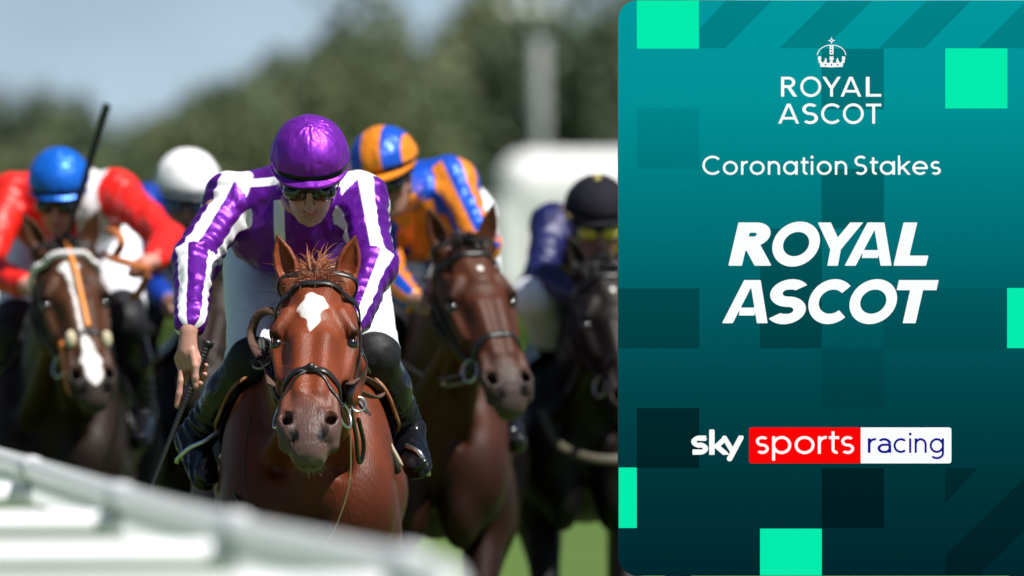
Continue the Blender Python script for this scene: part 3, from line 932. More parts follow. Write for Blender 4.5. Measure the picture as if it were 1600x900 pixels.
        for i in (0, 1):
            k_, a_, t_ = S['knee'][i], S['ankle'][i], S['toe'][i]
            F = Field(*[axis(min(k_[j], a_[j], t_[j]) - .13, max(k_[j], a_[j], t_[j]) + .13, jc * .8) for j in range(3)])
            bt = J.get('boottop', .10); top = k_.lerp(a_, bt)
            F.prim(cone(top, k_.lerp(a_, max(.42, bt + .05)), .066, .064, .01)); F.prim(cone(k_.lerp(a_, max(.42, bt + .05)), a_, .064, .045, .02))
            heel = a_ + (a_ - k_).normalized() * .035 - (t_ - a_).normalized() * .02
            F.prim(cone(a_, heel, .044, .036, .02)); F.prim(cone(a_ + (a_ - k_).normalized() * .02, t_, .042, .036, .02, (a_ - k_), .92))
            def bf(x, y, z, a_=a_, k_=k_):
                d = A3(a_ - k_); L = np.linalg.norm(d); t = ((x - k_[0]) * d[0] + (y - k_[1]) * d[1] + (z - k_[2]) * d[2]) / L / L
                wr = sstep(.55, .8, t) * sstep(1.25, 1.0, t)
                return .0022 * wob(x, y, z, 7, 31 + i) + wr * .006 * (np.sin(t * L * 2 * math.pi / .034 + 1.5 * wob(x, y, z, 6, 8)) ) * .8
            F.disp(bf)
            me, V = F.mesh('boot'); del F
            link('boot', me, boots, s.body)
        # cap with peak, shell, goggles
        s.cap_parts(Mh, cap, cap_masks, brim_mat, cap_tassel, lens, goggles, fine, seed)
    def hp(s, x, y, z):
        return s.HC + s.r * x + s.f * y + s.u * z
    def arminfo(s, V):
        """for each point: which arm, signed length along, angle round, distance"""
        best = np.full(len(V), 9.0); seg = np.zeros(len(V), int); t_ = np.zeros(len(V)); ang = np.zeros(len(V)); rad = np.zeros(len(V))
        for i in (0, 1):
            pts = [A3(s.S[k][i]) for k in ('shoulder', 'elbow', 'wrist')]
            for j in (0, 1):
                p, q = pts[j], pts[j + 1]; d = q - p; L = np.linalg.norm(d); dh = d / L
                t = np.clip((V - p) @ dh, 0, L)
                o = V - p - np.outer(t, dh); ds = np.linalg.norm(o, axis=1)
                ref = np.array([0, -1., 0]); ref = ref - dh * (ref @ dh); ref /= np.linalg.norm(ref); w = np.cross(dh, ref)
                m = ds < best
                best[m] = ds[m]; seg[m] = i * 2 + j; t_[m] = (t + j * np.linalg.norm(pts[1] - pts[0]))[m]
                ang[m] = np.arctan2(o @ w, o @ ref)[m]; rad[m] = ds[m]
        # before the shoulder the point belongs to the torso
        pre = np.zeros(len(V))
        tor = np.zeros(len(V), bool)
        for i in (0, 1):
            p = A3(s.S['shoulder'][i]); q = A3(s.S['elbow'][i]); c = A3(s.SM + s.sp * .1)
            out = (p - c); out = out / np.linalg.norm(out); dh = (q - p) / np.linalg.norm(q - p); n = out * .6 + dh * .4; n /= np.linalg.norm(n)
            pr = (V - p) @ n
            sel = (seg // 2 == i)
            pre[sel] = pr[sel]
        far = best > .088
        return dict(seg=seg, t=t_, ang=ang, rad=rad, pre=np.where(far, -.1, pre), best=best)
    def cap_parts(s, Mh, cap, cap_masks, brim_mat, tassel, lens, goggles, fine, seed):
        hp = s.hp; r, f, u = s.r, s.f, s.u
        st = min(.006, fine * 1.2)
        c0 = hp(0, -.012, .040)
        # inner shell with straps
        F = Field(*[axis(s.HC[i] - .2, s.HC[i] + .24, .006) for i in range(3)])
        F.prim(ell(hp(0, -.012, .030), (.097, .119, .096), Mh, .01))
        nrm = A3(u * .97 - f * .22); o0 = A3(hp(0, .09, .018))
        F.op(lambda X, Y, Z: (X - o0[0]) * nrm[0] + (Y - o0[1]) * nrm[1] + (Z - o0[2]) * nrm[2] + .0, A3(s.HC) - .25, A3(s.HC) + .25, .006, True) if False else None
        cut = A3(hp(0, .0, -.012)); n2 = A3((u * .93 - f * .37).normalized())
        fn = lambda X, Y, Z: ((X - cut[0]) * n2[0] + (Y - cut[1]) * n2[1] + (Z - cut[2]) * n2[2])
        F.op(fn, A3(s.HC) - .25, A3(s.HC) + .25, .004, True)
        me, V = F.mesh('helmet_shell'); del F
        if len(V): link('helmet_shell', me, M['shell'], s.body)
        # silk cap
        F = Field(*[axis(s.HC[i] - .21, s.HC[i] + .24, st) for i in range(3)])
        cs = s.J.get('capscale', 1.0); F.prim(ell(c0, (.106 * cs, .127 * cs, .109 * cs), Mh, .01))
        F.prim(ell(hp(0, .0, .148), (.010, .010, .006), Mh, .006))
        cc = A3(c0); rr, ff, uu = A3(r), A3(f), A3(u)
        def seams(x, y, z):
            X = (x - cc[0]) * rr[0] + (y - cc[1]) * rr[1] + (z - cc[2]) * rr[2]
            Y = (x - cc[0]) * ff[0] + (y - cc[1]) * ff[1] + (z - cc[2]) * ff[2]
            Z = (x - cc[0]) * uu[0] + (y - cc[1]) * uu[1] + (z - cc[2]) * uu[2]
            a = np.arctan2(X, Y); rad = np.sqrt(X * X + Y * Y)
            sm_ = np.abs(np.sin(a * 3)) * rad
            d = .0016 * np.exp(-(sm_ / .006) ** 2) * sstep(.004, .02, rad)
            pl = .0022 * np.sin(a * 22 + 2 * np.sin(a * 5)) * np.exp(-((rad - .03) / .025) ** 2) * sstep(.03, .06, Z)
            pl2 = .0022 * np.sin(a * 34 + 3 * np.sin(a * 7 + Z * 60)) * np.exp(-((Z - .002) / .012) ** 2)
            tie = -.003 * np.exp(-((Z - .010 + .0025 * np.sin(a * 11)) / .0045) ** 2)
            return d + pl + pl2 + tie + .0022 * wob(x, y, z, 11, seed + 40) + .0012 * wob(x, y, z, 26, seed + 41)
        F.disp(seams)
        cut2 = A3(hp(0, .0, .034)); n3 = A3((u * .96 - f * .20).normalized())
        F.op(lambda X, Y, Z: ((X - cut2[0]) * n3[0] + (Y - cut2[1]) * n3[1] + (Z - cut2[2]) * n3[2]), A3(s.HC) - .25, A3(s.HC) + .25, .004, True)
        me, V = F.mesh('cap'); del F
        L = (V - np.array(c0)) @ Mh
        if cap_masks:
            for nm, fn in cap_masks.items(): attr(me, nm, fn(L))
        s.cap = link('cap', me, cap, s.body)
        # peaks: the silk lip of the cap and the hard peak of the shell under it
        def peak(name, m_, z0, out, drop, rx0, ry0, th):
            mb = MB(); n = 30; rows = []
            for lvl in range(5):
                t = lvl / 4
                for sidez in (0, 1):
                    row = []
                    for i in range(n + 1):
                        a = R(-88 + 176 * i / n); ex = max(math.cos(a), 0) ** .8
                        rx = rx0 + t * out * .25 * ex; ry = ry0 + t * out * ex
                        z = z0 - t * drop * ex + .010 * math.cos(a) - .012 * abs(math.sin(a)) + (0 if sidez else -th)
                        row.append(hp(math.sin(a) * rx, -.012 + math.cos(a) * ry, z))
                    rows.append(row)
            vs_ = [p for rw in rows for p in rw]; w = n + 1; fs = []
            for lvl in range(4):
                for sz in (0, 1):
                    A = (lvl * 2 + sz) * w; B = ((lvl + 1) * 2 + sz) * w
                    for i in range(n):
                        q = (A + i, A + i + 1, B + i + 1, B + i); fs.append(q if sz else q[::-1])
            A, B = 8 * w, 9 * w
            for i in range(n): fs.append((A + i, A + i + 1, B + i + 1, B + i))
            mb.add(vs_, fs)
            return mb.build(name, m_, s.body)
        pk = s.J.get('peak', .022)
        peak('cap_peak', brim_mat or cap, .037, pk, .006, .106, .126, .004)
        peak('shell_peak', M['shell'], .026, pk * .8, .006, .101, .121, .003)
        if tassel:
            mb = MB(); uvs(mb, hp(0, 0, .152), (.014, .014, .018)); mb.build('cap_button', tassel, s.body)
        if goggles:
            F = Field(*[axis(s.HC[i] - .14, s.HC[i] + .16, max(.003, fine)) for i in range(3)])
            for sg in (-1, 1):
                F.prim(ell(hp(sg * .034, .078, -.013), (.038, .029, .0255), Mh, .008))
                F.prim(cone(hp(sg * .05, .07, .004), hp(sg * .078, .03, .012), .012, .009, .01))
            F.prim(cone(hp(-.025, .093, .004), hp(.025, .093, .004), .009, .009, .006))
            F.prim(ell(hp(0, .105, -.038), (.013, .03, .017), Mh, .004, True))
            me, V = F.mesh('goggles'); del F
            g = link('goggles', me, M[lens], s.body)
            mb = MB(); 
            for sg in (-1, 1):
                mb.tube([hp(sg * .074, .045, .012), hp(sg * .094, .01, .03), hp(sg * .101, -.04, .045)], 0, 8, flat=(.008, .0016), up=(r * sg))
            mb.build('goggle_strap', M['shell'], s.body)
            # forehead band of the helmet, black, between peak and goggles
        mb = MB()
        rows = []; n = 20
        for lvl, z in enumerate((.040, .024, .008, -.006)):
            for i in range(n + 1):
                a = R(-72 + 144 * i / n); k = (1.0, .985, .955, .93)[lvl]
                rows.append(hp(math.sin(a) * .0985 * k, -.012 + math.cos(a) * .123 * k, z))
        w = n + 1
        mb.add(rows, [(l * w + i, (l + 1) * w + i, (l + 1) * w + i + 1, l * w + i + 1) for l in range(3) for i in range(n)])
        o = mb.build('helmet_band', M['shell'], s.body)
        sd = o.modifiers.new('thickness', 'SOLIDIFY'); sd.thickness = .006; sd.offset = -1
        # chin strap
        mb = MB()
        for sg in (-1, 1):
            mb.tube(bez([hp(sg * .085, .02, .0), hp(sg * .070, .022, -.05), hp(sg * .045, .035, -.10), hp(0, .055, -.124)], 12), 0, 8, flat=(.006, .0012), up=(r * sg))
        mb.build('chin_strap', M['shell'], s.body)

def finger(pts, r, k=.004):
    rs = [r * (1.06 - .14 * i / (len(pts) - 1) * 1.6) for i in range(len(pts))]
    return chain(pts, rs, k)

def fist(dirn=(0, -1, -.2), curl=(0, 0, -1), thumb=1):
    """closed hand on the reins"""
    def fn(s, i):
        w = s.S['wrist'][i]; d = Vector(dirn).normalized(); lat = Vector((1, 0, 0)); lat = (lat - d * lat.dot(d)).normalized()
        cu = Vector(curl).normalized(); cu = (cu - d * cu.dot(d)).normalized(); lat = d.cross(cu).normalized()
        out = [cone(w, w + d * .05, .026, .030, .01), cone(w + d * .045 - lat * .022, w + d * .05 + lat * .022, .020, .020, .01)]
        for q in range(4):
            b = w + d * (.075 - .004 * abs(q - 1.2)) + lat * (-.030 + q * .020)
            m = b + d * .022 + cu * .022; t = b + d * .004 + cu * .040; e = b - d * .016 + cu * .030
            out += finger([b, m, t, e], .0095 - .0006 * (q == 3), .003)
        tb = w + d * .025 + lat * -.028 * thumb + cu * .01
        out += finger([tb, tb + d * .03 + cu * .018 - lat * .006 * thumb, tb + d * .052 + cu * .026 + lat * .012 * thumb], .011, .005)
        return out
    return fn
# ------------------------------------------------------------------ setting
def grass_mat():
    m = mat('turf', (.078, .135, .026), .85, .2, var=.35, vscale=.6, bump=.03, bscale=9)
    return m
g = MB(); nx = 40
gx = [-900, -300, -100, -40, -15, -6, -2, 2, 6, 15, 40, 100, 300, 900]; gy = [-60, -5, 5, 10, 15, 20, 30, 45, 70, 110, 170, 260, 420, 900, 2500]
g.add([(x, y, 0) for x in gx for y in gy], [(i * len(gy) + j, (i + 1) * len(gy) + j, (i + 1) * len(gy) + j + 1, i * len(gy) + j + 1) for i in range(len(gx) - 1) for j in range(len(gy) - 1)])
tag(g.build('ground', grass_mat(), smooth=False), kind='structure')
# short turf near the rail and the track edge
rnd = random.Random(11); mb = MB()
for i in range(9000):
    y = rnd.uniform(9, 27); x = rnd.uniform(-.105, .06) * y
    h = rnd.uniform(.03, .09); a = rnd.uniform(0, 6.28); w = .004
    dx, dy = math.cos(a) * w, math.sin(a) * w; lx, ly = rnd.gauss(0, .02), rnd.gauss(0, .02)
    mb.add([(x - dx, y - dy, 0), (x + dx, y + dy, 0), (x + lx, y + ly, h)], [(0, 1, 2)])
tag(mb.build('grass', mat('grass_blades', (.09, .18, .03), .7, var=.3), smooth=False), kind='stuff')

# running rail: plastic tube on side arms, curving past the camera
pl = mat('white_plastic', (.80, .81, .83), .38, .5, var=.05, vscale=3, bump=.0006, bscale=40)
pls = mat('thin_white_plastic', (.85, .86, .88), .45, .4, var=.04, vscale=3)
nt, b, mul = nodes(pls); tr_ = nt.nodes.new('ShaderNodeBsdfTranslucent'); tr_.inputs[0].default_value = (.95, .95, .97, 1); mxs = nt.nodes.new('ShaderNodeMixShader'); mxs.inputs[0].default_value = 1.0
nt.links.new(b.outputs[0], mxs.inputs[1]); nt.links.new(tr_.outputs[0], mxs.inputs[2]); nt.links.new(mxs.outputs[0], [n for n in nt.nodes if n.type == 'OUTPUT_MATERIAL'][0].inputs['Surface'])
plt = pls.copy(); plt.name = 'translucent_tube_plastic'; [n for n in plt.node_tree.nodes if n.type == 'MIX_SHADER'][0].inputs[0].default_value = .55
plg = mat('grey_strap', (.42, .44, .47), .45, .4)
railroot = empty('running_rail', P(-60, 712, 18.2) * 1.0)
railroot.location.z = 0
tag(railroot, 'white plastic running rail with side arms at lower left in front of the horses', 'rail')
Lr = lambda v: Vector(v) - railroot.location
rp = [P(-110, 691, 18.6), P(-40, 705, 17.3), P(50, 731, 15.8), P(190, 775, 13.7), P(370, 825, 12.0), P(520, 858, 11.2), P(640, 884, 10.6), P(688, 896, 10.25), P(706, 922, 10.15), P(706, 990, 10.1)]
path = bez([Lr(p) for p in rp], 70)
mb = MB(); mb.tube(path, .021, 18); mb.build('rail_tube', plt, railroot)
# thin fin below the tube
mb = MB(); k = len(path); vs_ = []
for p in path:
    vs_ += [p + Vector((.003, 0, -.016)), p + Vector((.003, 0, -.070)), p + Vector((-.003, 0, -.070)), p + Vector((-.003, 0, -.016))]
fs = []
for i in range(k - 1):
    for j in range(4):
        a = i * 4 + j; b = i * 4 + (j + 1) % 4; fs.append((a, b, b + 4, a + 4))
fs += [(0, 1, 2, 3), tuple((k - 1) * 4 + q for q in (3, 2, 1, 0))]
mb.add(vs_, fs); mb.build('rail_skirt', pls, railroot, smooth=False)
for i, (px, py, Y, L0) in enumerate(((50, 733, 15.8, 1.3), (190, 777, 13.7, 1.3), (370, 826, 12.0, 1.3), (640, 884, 10.6, 1.3))):
    c = Lr(P(px, py, Y))
    t = (path[min(range(k), key=lambda q: (path[q] - c).length) - 1] - path[min(k - 1, min(range(k), key=lambda q: (path[q] - c).length) + 1)]).normalized()
    mb = MB(); mb.tube([c - t * .055, c - t * .045, c + t * .045, c + t * .055], [.022, .027, .027, .022], 18); mb.build('joint_sleeve', pl, railroot)
    mb = MB(); mb.tube([c + Vector((0, -.01, -.03)), c + Vector((0, -.01, -.115))], .008, 10); mb.build('clamp', plg, railroot)
    dz = (.036, .030, .025, .02)[i]
    a0 = c + Vector((.012, -.0, -dz - .022)); 
    mb = MB(); mb.tube(bez([a0, a0 + Vector((-.55, -.0, -.004)), a0 + Vector((-1.15, .02, -.02)), a0 + Vector((-1.5, .03, -.20)), a0 + Vector((-1.62, .03, -.55)), a0 + Vector((-1.64, .03, -a0.z + .02))], 40), [.027] * 1 or .027, 16) if False else None
    pts = bez([a0, a0 + Vector((-.55, 0, -.004)), a0 + Vector((-1.15, .02, -.02)), a0 + Vector((-1.5, .03, -.20)), a0 + Vector((-1.62, .03, -.55)), Vector((a0.x - 1.64, a0.y + .03, .0))], 40)
    mb.tube(pts, .029, 16)
    mb.build('side_arm', pl, railroot)

# ------------------------------------------------------------------ far background
def leafmat(name, c, tr=.25):
    m = mat(name, c, .6, .3, var=.35, vscale=.9)
    nt, b, mul = nodes(m)
    b.inputs['Transmission Weight'].default_value = 0
    return m
leaf = [leafmat('oak_leaves', (.100, .130, .062)), leafmat('lime_leaves', (.118, .145, .064)), leafmat('dark_leaves', (.082, .112, .064))]
bark = mat('bark', (.09, .07, .05), .9, var=.3, vscale=3, bump=.02, bscale=8)
def tree_mesh(seed, n=5200):
    rs = np.random.RandomState(seed)
    lobes = [(rs.normal(0, .32, 3) * (1, 1, .8), rs.uniform(.22, .42)) for _ in range(15)]
    V = []; 
    for i in range(n):
        c, r_ = lobes[rs.randint(len(lobes))]
        d = rs.normal(size=3); d /= np.linalg.norm(d)
        p = c + d * r_ * rs.uniform(.55, 1.05)
        if rs.rand() < .1: p = p * 1.12
        a = rs.normal(size=3); a /= np.linalg.norm(a); b = np.cross(a, rs.normal(size=3)); b /= np.linalg.norm(b)
        s_ = rs.uniform(.022, .045)
        V += [p - a * s_ - b * s_ * .6, p + a * s_ - b * s_ * .6, p + a * s_ + b * s_ * .6, p - a * s_ + b * s_ * .6]
    me = bpy.data.meshes.new('crown'); V = np.array(V, np.float32)
    me.vertices.add(len(V)); me.vertices.foreach_set('co', V.ravel())
    me.loops.add(len(V)); me.loops.foreach_set('vertex_index', np.arange(len(V), dtype=np.int32))
    me.polygons.add(n); me.polygons.foreach_set('loop_start', np.arange(0, len(V), 4, dtype=np.int32)); me.update(calc_edges=True)
    return me
crowns = [tree_mesh(q) for q in (1, 2, 3)]
def limb_mesh(seed):
    rs = random.Random(seed); mb = MB()
    mb.tube([(0, 0, 0), (.02, 0, .35), (0, .02, .7), (.01, 0, .95)], [.035, .028, .018, .006], 8)
    for i in range(7):
        z = .35 + .07 * i; a = rs.uniform(0, 6.28); l = rs.uniform(.18, .34)
        mb.tube([(0, 0, z), (math.cos(a) * l * .5, math.sin(a) * l * .5, z + .10), (math.cos(a) * l, math.sin(a) * l, z + .24)], [.014, .009, .003], 6)
    me = bpy.data.meshes.new('trunk'); me.from_pydata(mb.v, [], mb.f); me.update(); return me
trunks = [limb_mesh(q) for q in (1, 2)]
crown_by_mat = {}
def tree(x, y, h, w, k, label, group):
    r_ = empty('broadleaf_tree', (x, y, 0)); tag(r_, label, 'tree', group)
    key = (k[0], k[1])
    if key not in crown_by_mat:
        me = crowns[k[0]].copy(); me.materials.append(leaf[k[1]]); crown_by_mat[key] = me
    c = bpy.data.objects.new('crown', crown_by_mat[key]); COL.objects.link(c); c.parent = r_
    c.scale = (w * .62, w * .62, h * .62); c.location = (0, 0, h * .56); c.rotation_euler = (0, 0, x * 1.7)
    t = bpy.data.objects.new('trunk', trunks[int(abs(x * 7)) % 2]); 
    if not t.data.materials: t.data.materials.append(bark)
    COL.objects.link(t); t.parent = r_; t.scale = (w, w, h * .9)
    return r_
# (photo x, top y, distance, crown width m, mesh, leaf, label)
T = [(-60, 118, 262, 5.5, (0, 2), 'dark tree at the far left end of the tree line'),
     (22, 152, 240, 5.0, (1, 1), 'low olive tree above the blue cap of the rider in red'),
     (78, 112, 255, 3.6, (2, 2), 'small pointed dark tree standing up above its neighbours at far left'),
     (150, 168, 238, 5.5, (0, 0), 'low green tree behind the tip of the raised whip'),
     (222, 150, 246, 5.5, (1, 2), 'mid green low tree between the raised whip and the white cap'),
     (292, 142, 240, 5.0, (2, 1), 'low rounded tree right above the white cap'),
     (362, 100, 248, 5.5, (0, 0), 'tree stepping up from the low ones toward the tall ones'),
     (428, 78, 256, 4.6, (1, 1), 'tree behind and left of the purple cap'),
     (486, 28, 262, 5.4, (2, 0), 'tall tree with a rounded top above the purple cap'),
     (556, 66, 250, 5.0, (0, 1), 'tree with a lower top right of the purple cap'),
     (622, 34, 262, 5.6, (1, 0), 'tall olive tree above the blue and orange cap'),
     (690, -6, 268, 6.2, (2, 1), 'taller tree right of the blue and orange cap'),
     (770, -60, 272, 7.5, (0, 1), 'very tall tree left of the floodlight mast'),
     (868, -40, 276, 7.0, (1, 0), 'very tall tree right behind the floodlight mast'),
     (950, -20, 262, 7.0, (2, 2), 'tall tree next to the left edge of the added graphic board'),
     (1060, -60, 270, 8.0, (0, 0), 'tree whose crown passes behind the added graphic board')]
for px, py, Y, w, k, lb in T:
    x = (px - 800) * Y / FP; h = 1.65 - (py - 450) * Y / FP
    tree(x, Y, h, w * 1.15, k, lb, 'trees of the far tree line')
BW = ['cut by the left edge', 'directly behind the blue cap', 'just right of the upright whip', 'directly behind the white cap', 'between the white cap and the purple cap', 'directly behind the purple cap', 'behind the striped cap', 'above the back of the striped rider', 'left of the white marquee', 'behind the white marquee', 'nearest the graphic board edge']
# hedge of lower growth below the crowns
for i, (px, top, Y, w) in enumerate([(-40, 250, 215, 6), (60, 262, 212, 6), (165, 255, 210, 6), (262, 250, 214, 6), (360, 240, 208, 6), (455, 250, 212, 6), (548, 246, 208, 6), (640, 236, 212, 6), (735, 240, 210, 6), (836, 235, 214, 6), (935, 240, 210, 6)]):
    x = (px - 800) * Y / FP; h = 1.65 - (py - 450) * 0 - (top - 450) * Y / FP
    o = tree(x, Y, h, w * .62, (i % 3, (0, 2, 0, 1)[i % 4]), None, 'bushes in front of the tree line')
    o.name = 'bush'; o.children[0].location.z = h * .42; tag(o, 'dense green bush before the far trees, ' + BW[i], 'bush')
# floodlight mast
gal = mat('galvanised_steel', (.26, .28, .27), .7, .3, metal=.0, var=.1)
Y = 232; mr = empty('floodlight_mast', P(842, 450, Y)); mr.location.z = 0; tag(mr, 'pale grey floodlight mast with a head of lamps rising behind the white marquee', 'mast')
mb = MB(); mb.tube([(0, 0, 0), (0, 0, 11.2)], [.32, .20], 16); mb.build('mast_pole', gal, mr)
mb = MB(); mb.box((-.35, 0, 11.0), (1.8, .2, .2)); mb.box((-.35, 0, 10.0), (1.8, .2, .2)); mb.build('lamp_bracket', gal, mr)
lg = mat('lamp_glass', (.55, .55, .50), .3, .5)
for k in range(2):
    for j in range(3):
        mb = MB(); mb.tube([(-.95 + .6 * j, -.15, 10.1 + 1.0 * k), (-.95 + .6 * j, -.5, 9.95 + 1.0 * k)], [.18, .30], 14); mb.build('lamp', lg, mr)
# white marquees beyond a clipped hedge
def rbox(c, h, r_):
    c = A3(c); h = A3(h)
    def fn(X, Y_, Z):
        qx = np.abs(X - c[0]) - h[0] + r_; qy = np.abs(Y_ - c[1]) - h[1] + r_; qz = np.abs(Z - c[2]) - h[2] + r_
        return np.sqrt(np.maximum(qx, 0) ** 2 + np.maximum(qy, 0) ** 2 + np.maximum(qz, 0) ** 2) + np.minimum(np.maximum(qx, np.maximum(qy, qz)), 0) - r_
    return (fn, c - h, c + h, .02, False)
canvas = mat('white_canvas', (.80, .80, .79), .6, .3, var=.04, vscale=.6, bump=.03, bscale=1.2)
def marquee(x, y, w, d, h, label):
    r_ = empty('marquee', (x, y, 0)); tag(r_, label, 'marquee')
    F = Field(*[axis(a, b, .12) for a, b in ((-w / 2 - .3, w / 2 + .3), (-.3, d + .3), (h - 2.4, h + .5))])
    F.prim(rbox((0, d / 2, h - 1.15), (w / 2, d / 2, 1.15), .9))
    me, V = F.mesh('canvas_roof'); link('canvas_roof', me, canvas, r_)
    mb = MB(); hh = h - 1.2
    for i in range(int(w)):
        x0 = -w / 2 + .06 + (w - .12) * i / int(w); x1 = -w / 2 + .06 + (w - .12) * (i + 1) / int(w); mb.box(((x0 + x1) / 2, .08, hh / 2), (x1 - x0 - .05, .05, hh))
    mb.build('front_wall', canvas, r_, smooth=False)
    for sx in (-1, 1):
        mb = MB(); mb.box((sx * (w / 2 - .05), d / 2, hh / 2), (.05, d - .3, hh)); mb.build('side_wall', canvas, r_, smooth=False)
    return r_
marquee(2.05, 200, 5.0, 8, 5.2, 'big white marquee with rounded roof corners behind the rider in navy')
marquee(-1.55, 206, 2.9, 6, 3.75, 'smaller low white marquee left of the big marquee, above the bay horse')
mb = MB(); rs = random.Random(4)
for i in range(9000):
    c = Vector((rs.uniform(-17, 14), rs.uniform(184, 185.4), rs.uniform(0, 1.62) + .06 * math.sin(i)))
    a = Vector((rs.gauss(0, 1), rs.gauss(0, 1), rs.gauss(0, 1))).normalized() * .12; b = Vector((rs.gauss(0, 1), rs.gauss(0, 1), rs.gauss(0, 1))).normalized() * .10
    mb.add([c - a, c + b, c + a, c - b], [(0, 1, 2, 3)])
mb.box((-1.5, 184.8, .7), (31, .9, 1.4))
tag(mb.build('hedge', leafmat('hedge_leaves', (.10, .16, .03)), smooth=False), 'long clipped green hedge crossing the picture in front of the white marquees', 'hedge')

# ------------------------------------------------------------------ added glowing board standing in for a graphic screen laid over the view
SY = 20.0; KS = SY / FP
def S3(px, py, d=0.0):
    return Vector(((px - 966) * KS, -d, (900 - py) * KS))
sroot = empty('graphic_board', (P(966, 900, SY).x, SY, 0))
zb = P(966, 900, SY).z
tag(sroot, 'tall teal added glowing graphic screen with green squares and white event lettering on the right', 'overlay')
def emit(name, c, grad=None):  # glow added so the flat graphic keeps its colours in any light
    m = bpy.data.materials.new(name); m.use_nodes = True; nt = m.node_tree; b = nt.nodes['Principled BSDF']
    b.inputs['Base Color'].default_value = (0, 0, 0, 1); b.inputs['Roughness'].default_value = .9; b.inputs['Specular IOR Level'].default_value = .0
    lin = lambda v: ((v / 255) / 12.92 if v < 10 else (((v / 255) + .055) / 1.055) ** 2.4)
    gain = 2 ** (-vs.exposure)
    if grad:
        tc = nt.nodes.new('ShaderNodeTexCoord'); sp = nt.nodes.new('ShaderNodeSeparateXYZ'); mr = nt.nodes.new('ShaderNodeMapRange')
        nt.links.new(tc.outputs['Object'], sp.inputs[0]); nt.links.new(sp.outputs[2], mr.inputs['Value'])
        mr.inputs['From Min'].default_value = zb; mr.inputs['From Max'].default_value = zb + 900 * KS
        cr = nt.nodes.new('ShaderNodeValToRGB'); nt.links.new(mr.outputs[0], cr.inputs[0])
        while len(cr.color_ramp.elements) > 1: cr.color_ramp.elements.remove(cr.color_ramp.elements[0])
        for i, (py, rgb) in enumerate(grad):
            e = cr.color_ramp.elements[0] if i == 0 else cr.color_ramp.elements.new(0)
            e.position = 1 - py / 900; e.color = (*[lin(v) * gain for v in rgb], 1)
        nt.links.new(cr.outputs[0], b.inputs['Emission Color'])
    else:
        b.inputs['Emission Color'].default_value = (*[lin(v) * gain for v in c], 1)
    b.inputs['Emission Strength'].default_value = 1.0
    return m
G0 = [(0, (1, 152, 158)), (150, (1, 146, 152)), (300, (0, 122, 128)), (450, (0, 96, 102)), (600, (0, 70, 76)), (750, (0, 52, 58)), (900, (1, 38, 46))]
def G(k): return [(y, tuple(v * k for v in c)) for y, c in G0]
m_face = emit('graphic_teal', None, G(1.0)); m_stripe = emit('graphic_teal_stripe', None, G(.86)); m_dim = [emit('graphic_teal_dim', None, G(k)) for k in (.93, .78, .62)]
m_green = emit('graphic_green', (5, 236, 172)); m_white = emit('graphic_white', (252, 254, 254)); m_red = emit('graphic_red', (252, 3, 3)); m_blue = emit('graphic_blue', (18, 22, 140))
X0, X1 = 966, 1700
def zz(v): return Vector((v.x, v.y, v.z + zb))
def rounded(x0, y0, x1, y1, r_, n=12, corners=(1, 1, 1, 1)):
    out = []
    for (cx, cy, a0, on) in ((x1 - r_, y0 + r_, -90, corners[1]), (x1 - r_, y1 - r_, 0, corners[2]), (x0 + r_, y1 - r_, 90, corners[3]), (x0 + r_, y0 + r_, 180, corners[0])):
        if not on:
            out.append({-90: (x1, y0), 0: (x1, y1), 90: (x0, y1), 180: (x0, y0)}[a0]); continue
        for i in range(n + 1):
            a = R(a0 + 90 * i / n); out.append((cx + r_ * math.cos(a), cy + r_ * math.sin(a)))
    return out
def plate(name, poly, d0, d1, m, parent):
    """polygon in picture units given thickness, front at d0"""
    mb = MB(); n = len(poly)
    vs_ = [zz(S3(x, y, d0)) for x, y in poly] + [zz(S3(x, y, d1)) for x, y in poly]
    mb.add(vs_, [tuple(range(n)), tuple(range(2 * n - 1, n - 1, -1))] + [(i, i + n, (i + 1) % n + n, (i + 1) % n) for i in range(n)])
    return mb.build(name, m, parent, smooth=False)
plate('board_housing', rounded(X0, 0.5, X1, 899.5, 30), -.002, -.10, M['shell'], sroot)
face = plate('board_face', rounded(X0, 0.5, X1, 899.5, 30), .0, -.0015, m_face, sroot)
for sx in (1060, 1600):  # posts and feet added to stand the graphic board up
    mb = MB(); a = zz(S3(sx, 880, -.06)); mb.tube([(a.x, a.y, .0), a], .035, 14); mb.build('board_post', gal, sroot)
    mb = MB(); mb.box((a.x, a.y, .02), (.35, .7, .04)); mb.build('foot_plate', gal, sroot, smooth=False)
def rect(x0, y0, x1, y1): return [(x0, y0), (x0, y1), (x1, y1), (x1, y0)][::-1]
e1 = .0006
def flat(name, poly, lvl, m): 
    mb = MB(); vs_ = [zz(S3(x, y, e1 * lvl)) for x, y in poly]
    f = tuple(range(len(poly)))
    nrm = (vs_[1] - vs_[0]).cross(vs_[2] - vs_[1])
    mb.add(vs_, [f if nrm.y < 0 else f[::-1]]); return mb.build(name, m, face, smooth=False)
for (b0, b1) in ((1095, 1133), (1217.5, 1288), (1373, 1443), (1529, 1600)):
    w = 76 * .92
    xs0 = b0; flat('diagonal_stripe', [(max(b0, 1092.5), 75.5), (b0 + 38 if b0 < 1100 else b0, 75.5)] if False else ([(1093, 45), (1134, 1), (1206, 1), (1133, 75.5), (1093, 75.5)] if b0 < 1100 else [(b0, 75.5), (b0 + 75, 1), (b0 + 145, 1), (b0 + 71, 75.5)]), 1, m_stripe)
def lozenge(poly): flat('diagonal_stripe', poly, 1, m_dim[1])
lozenge([(1477, 868), (1600, 747), (1640, 707), (1640, 790), (1530, 899), (1477, 899)])
lozenge([(1477, 731), (1528, 731), (1477, 786)])
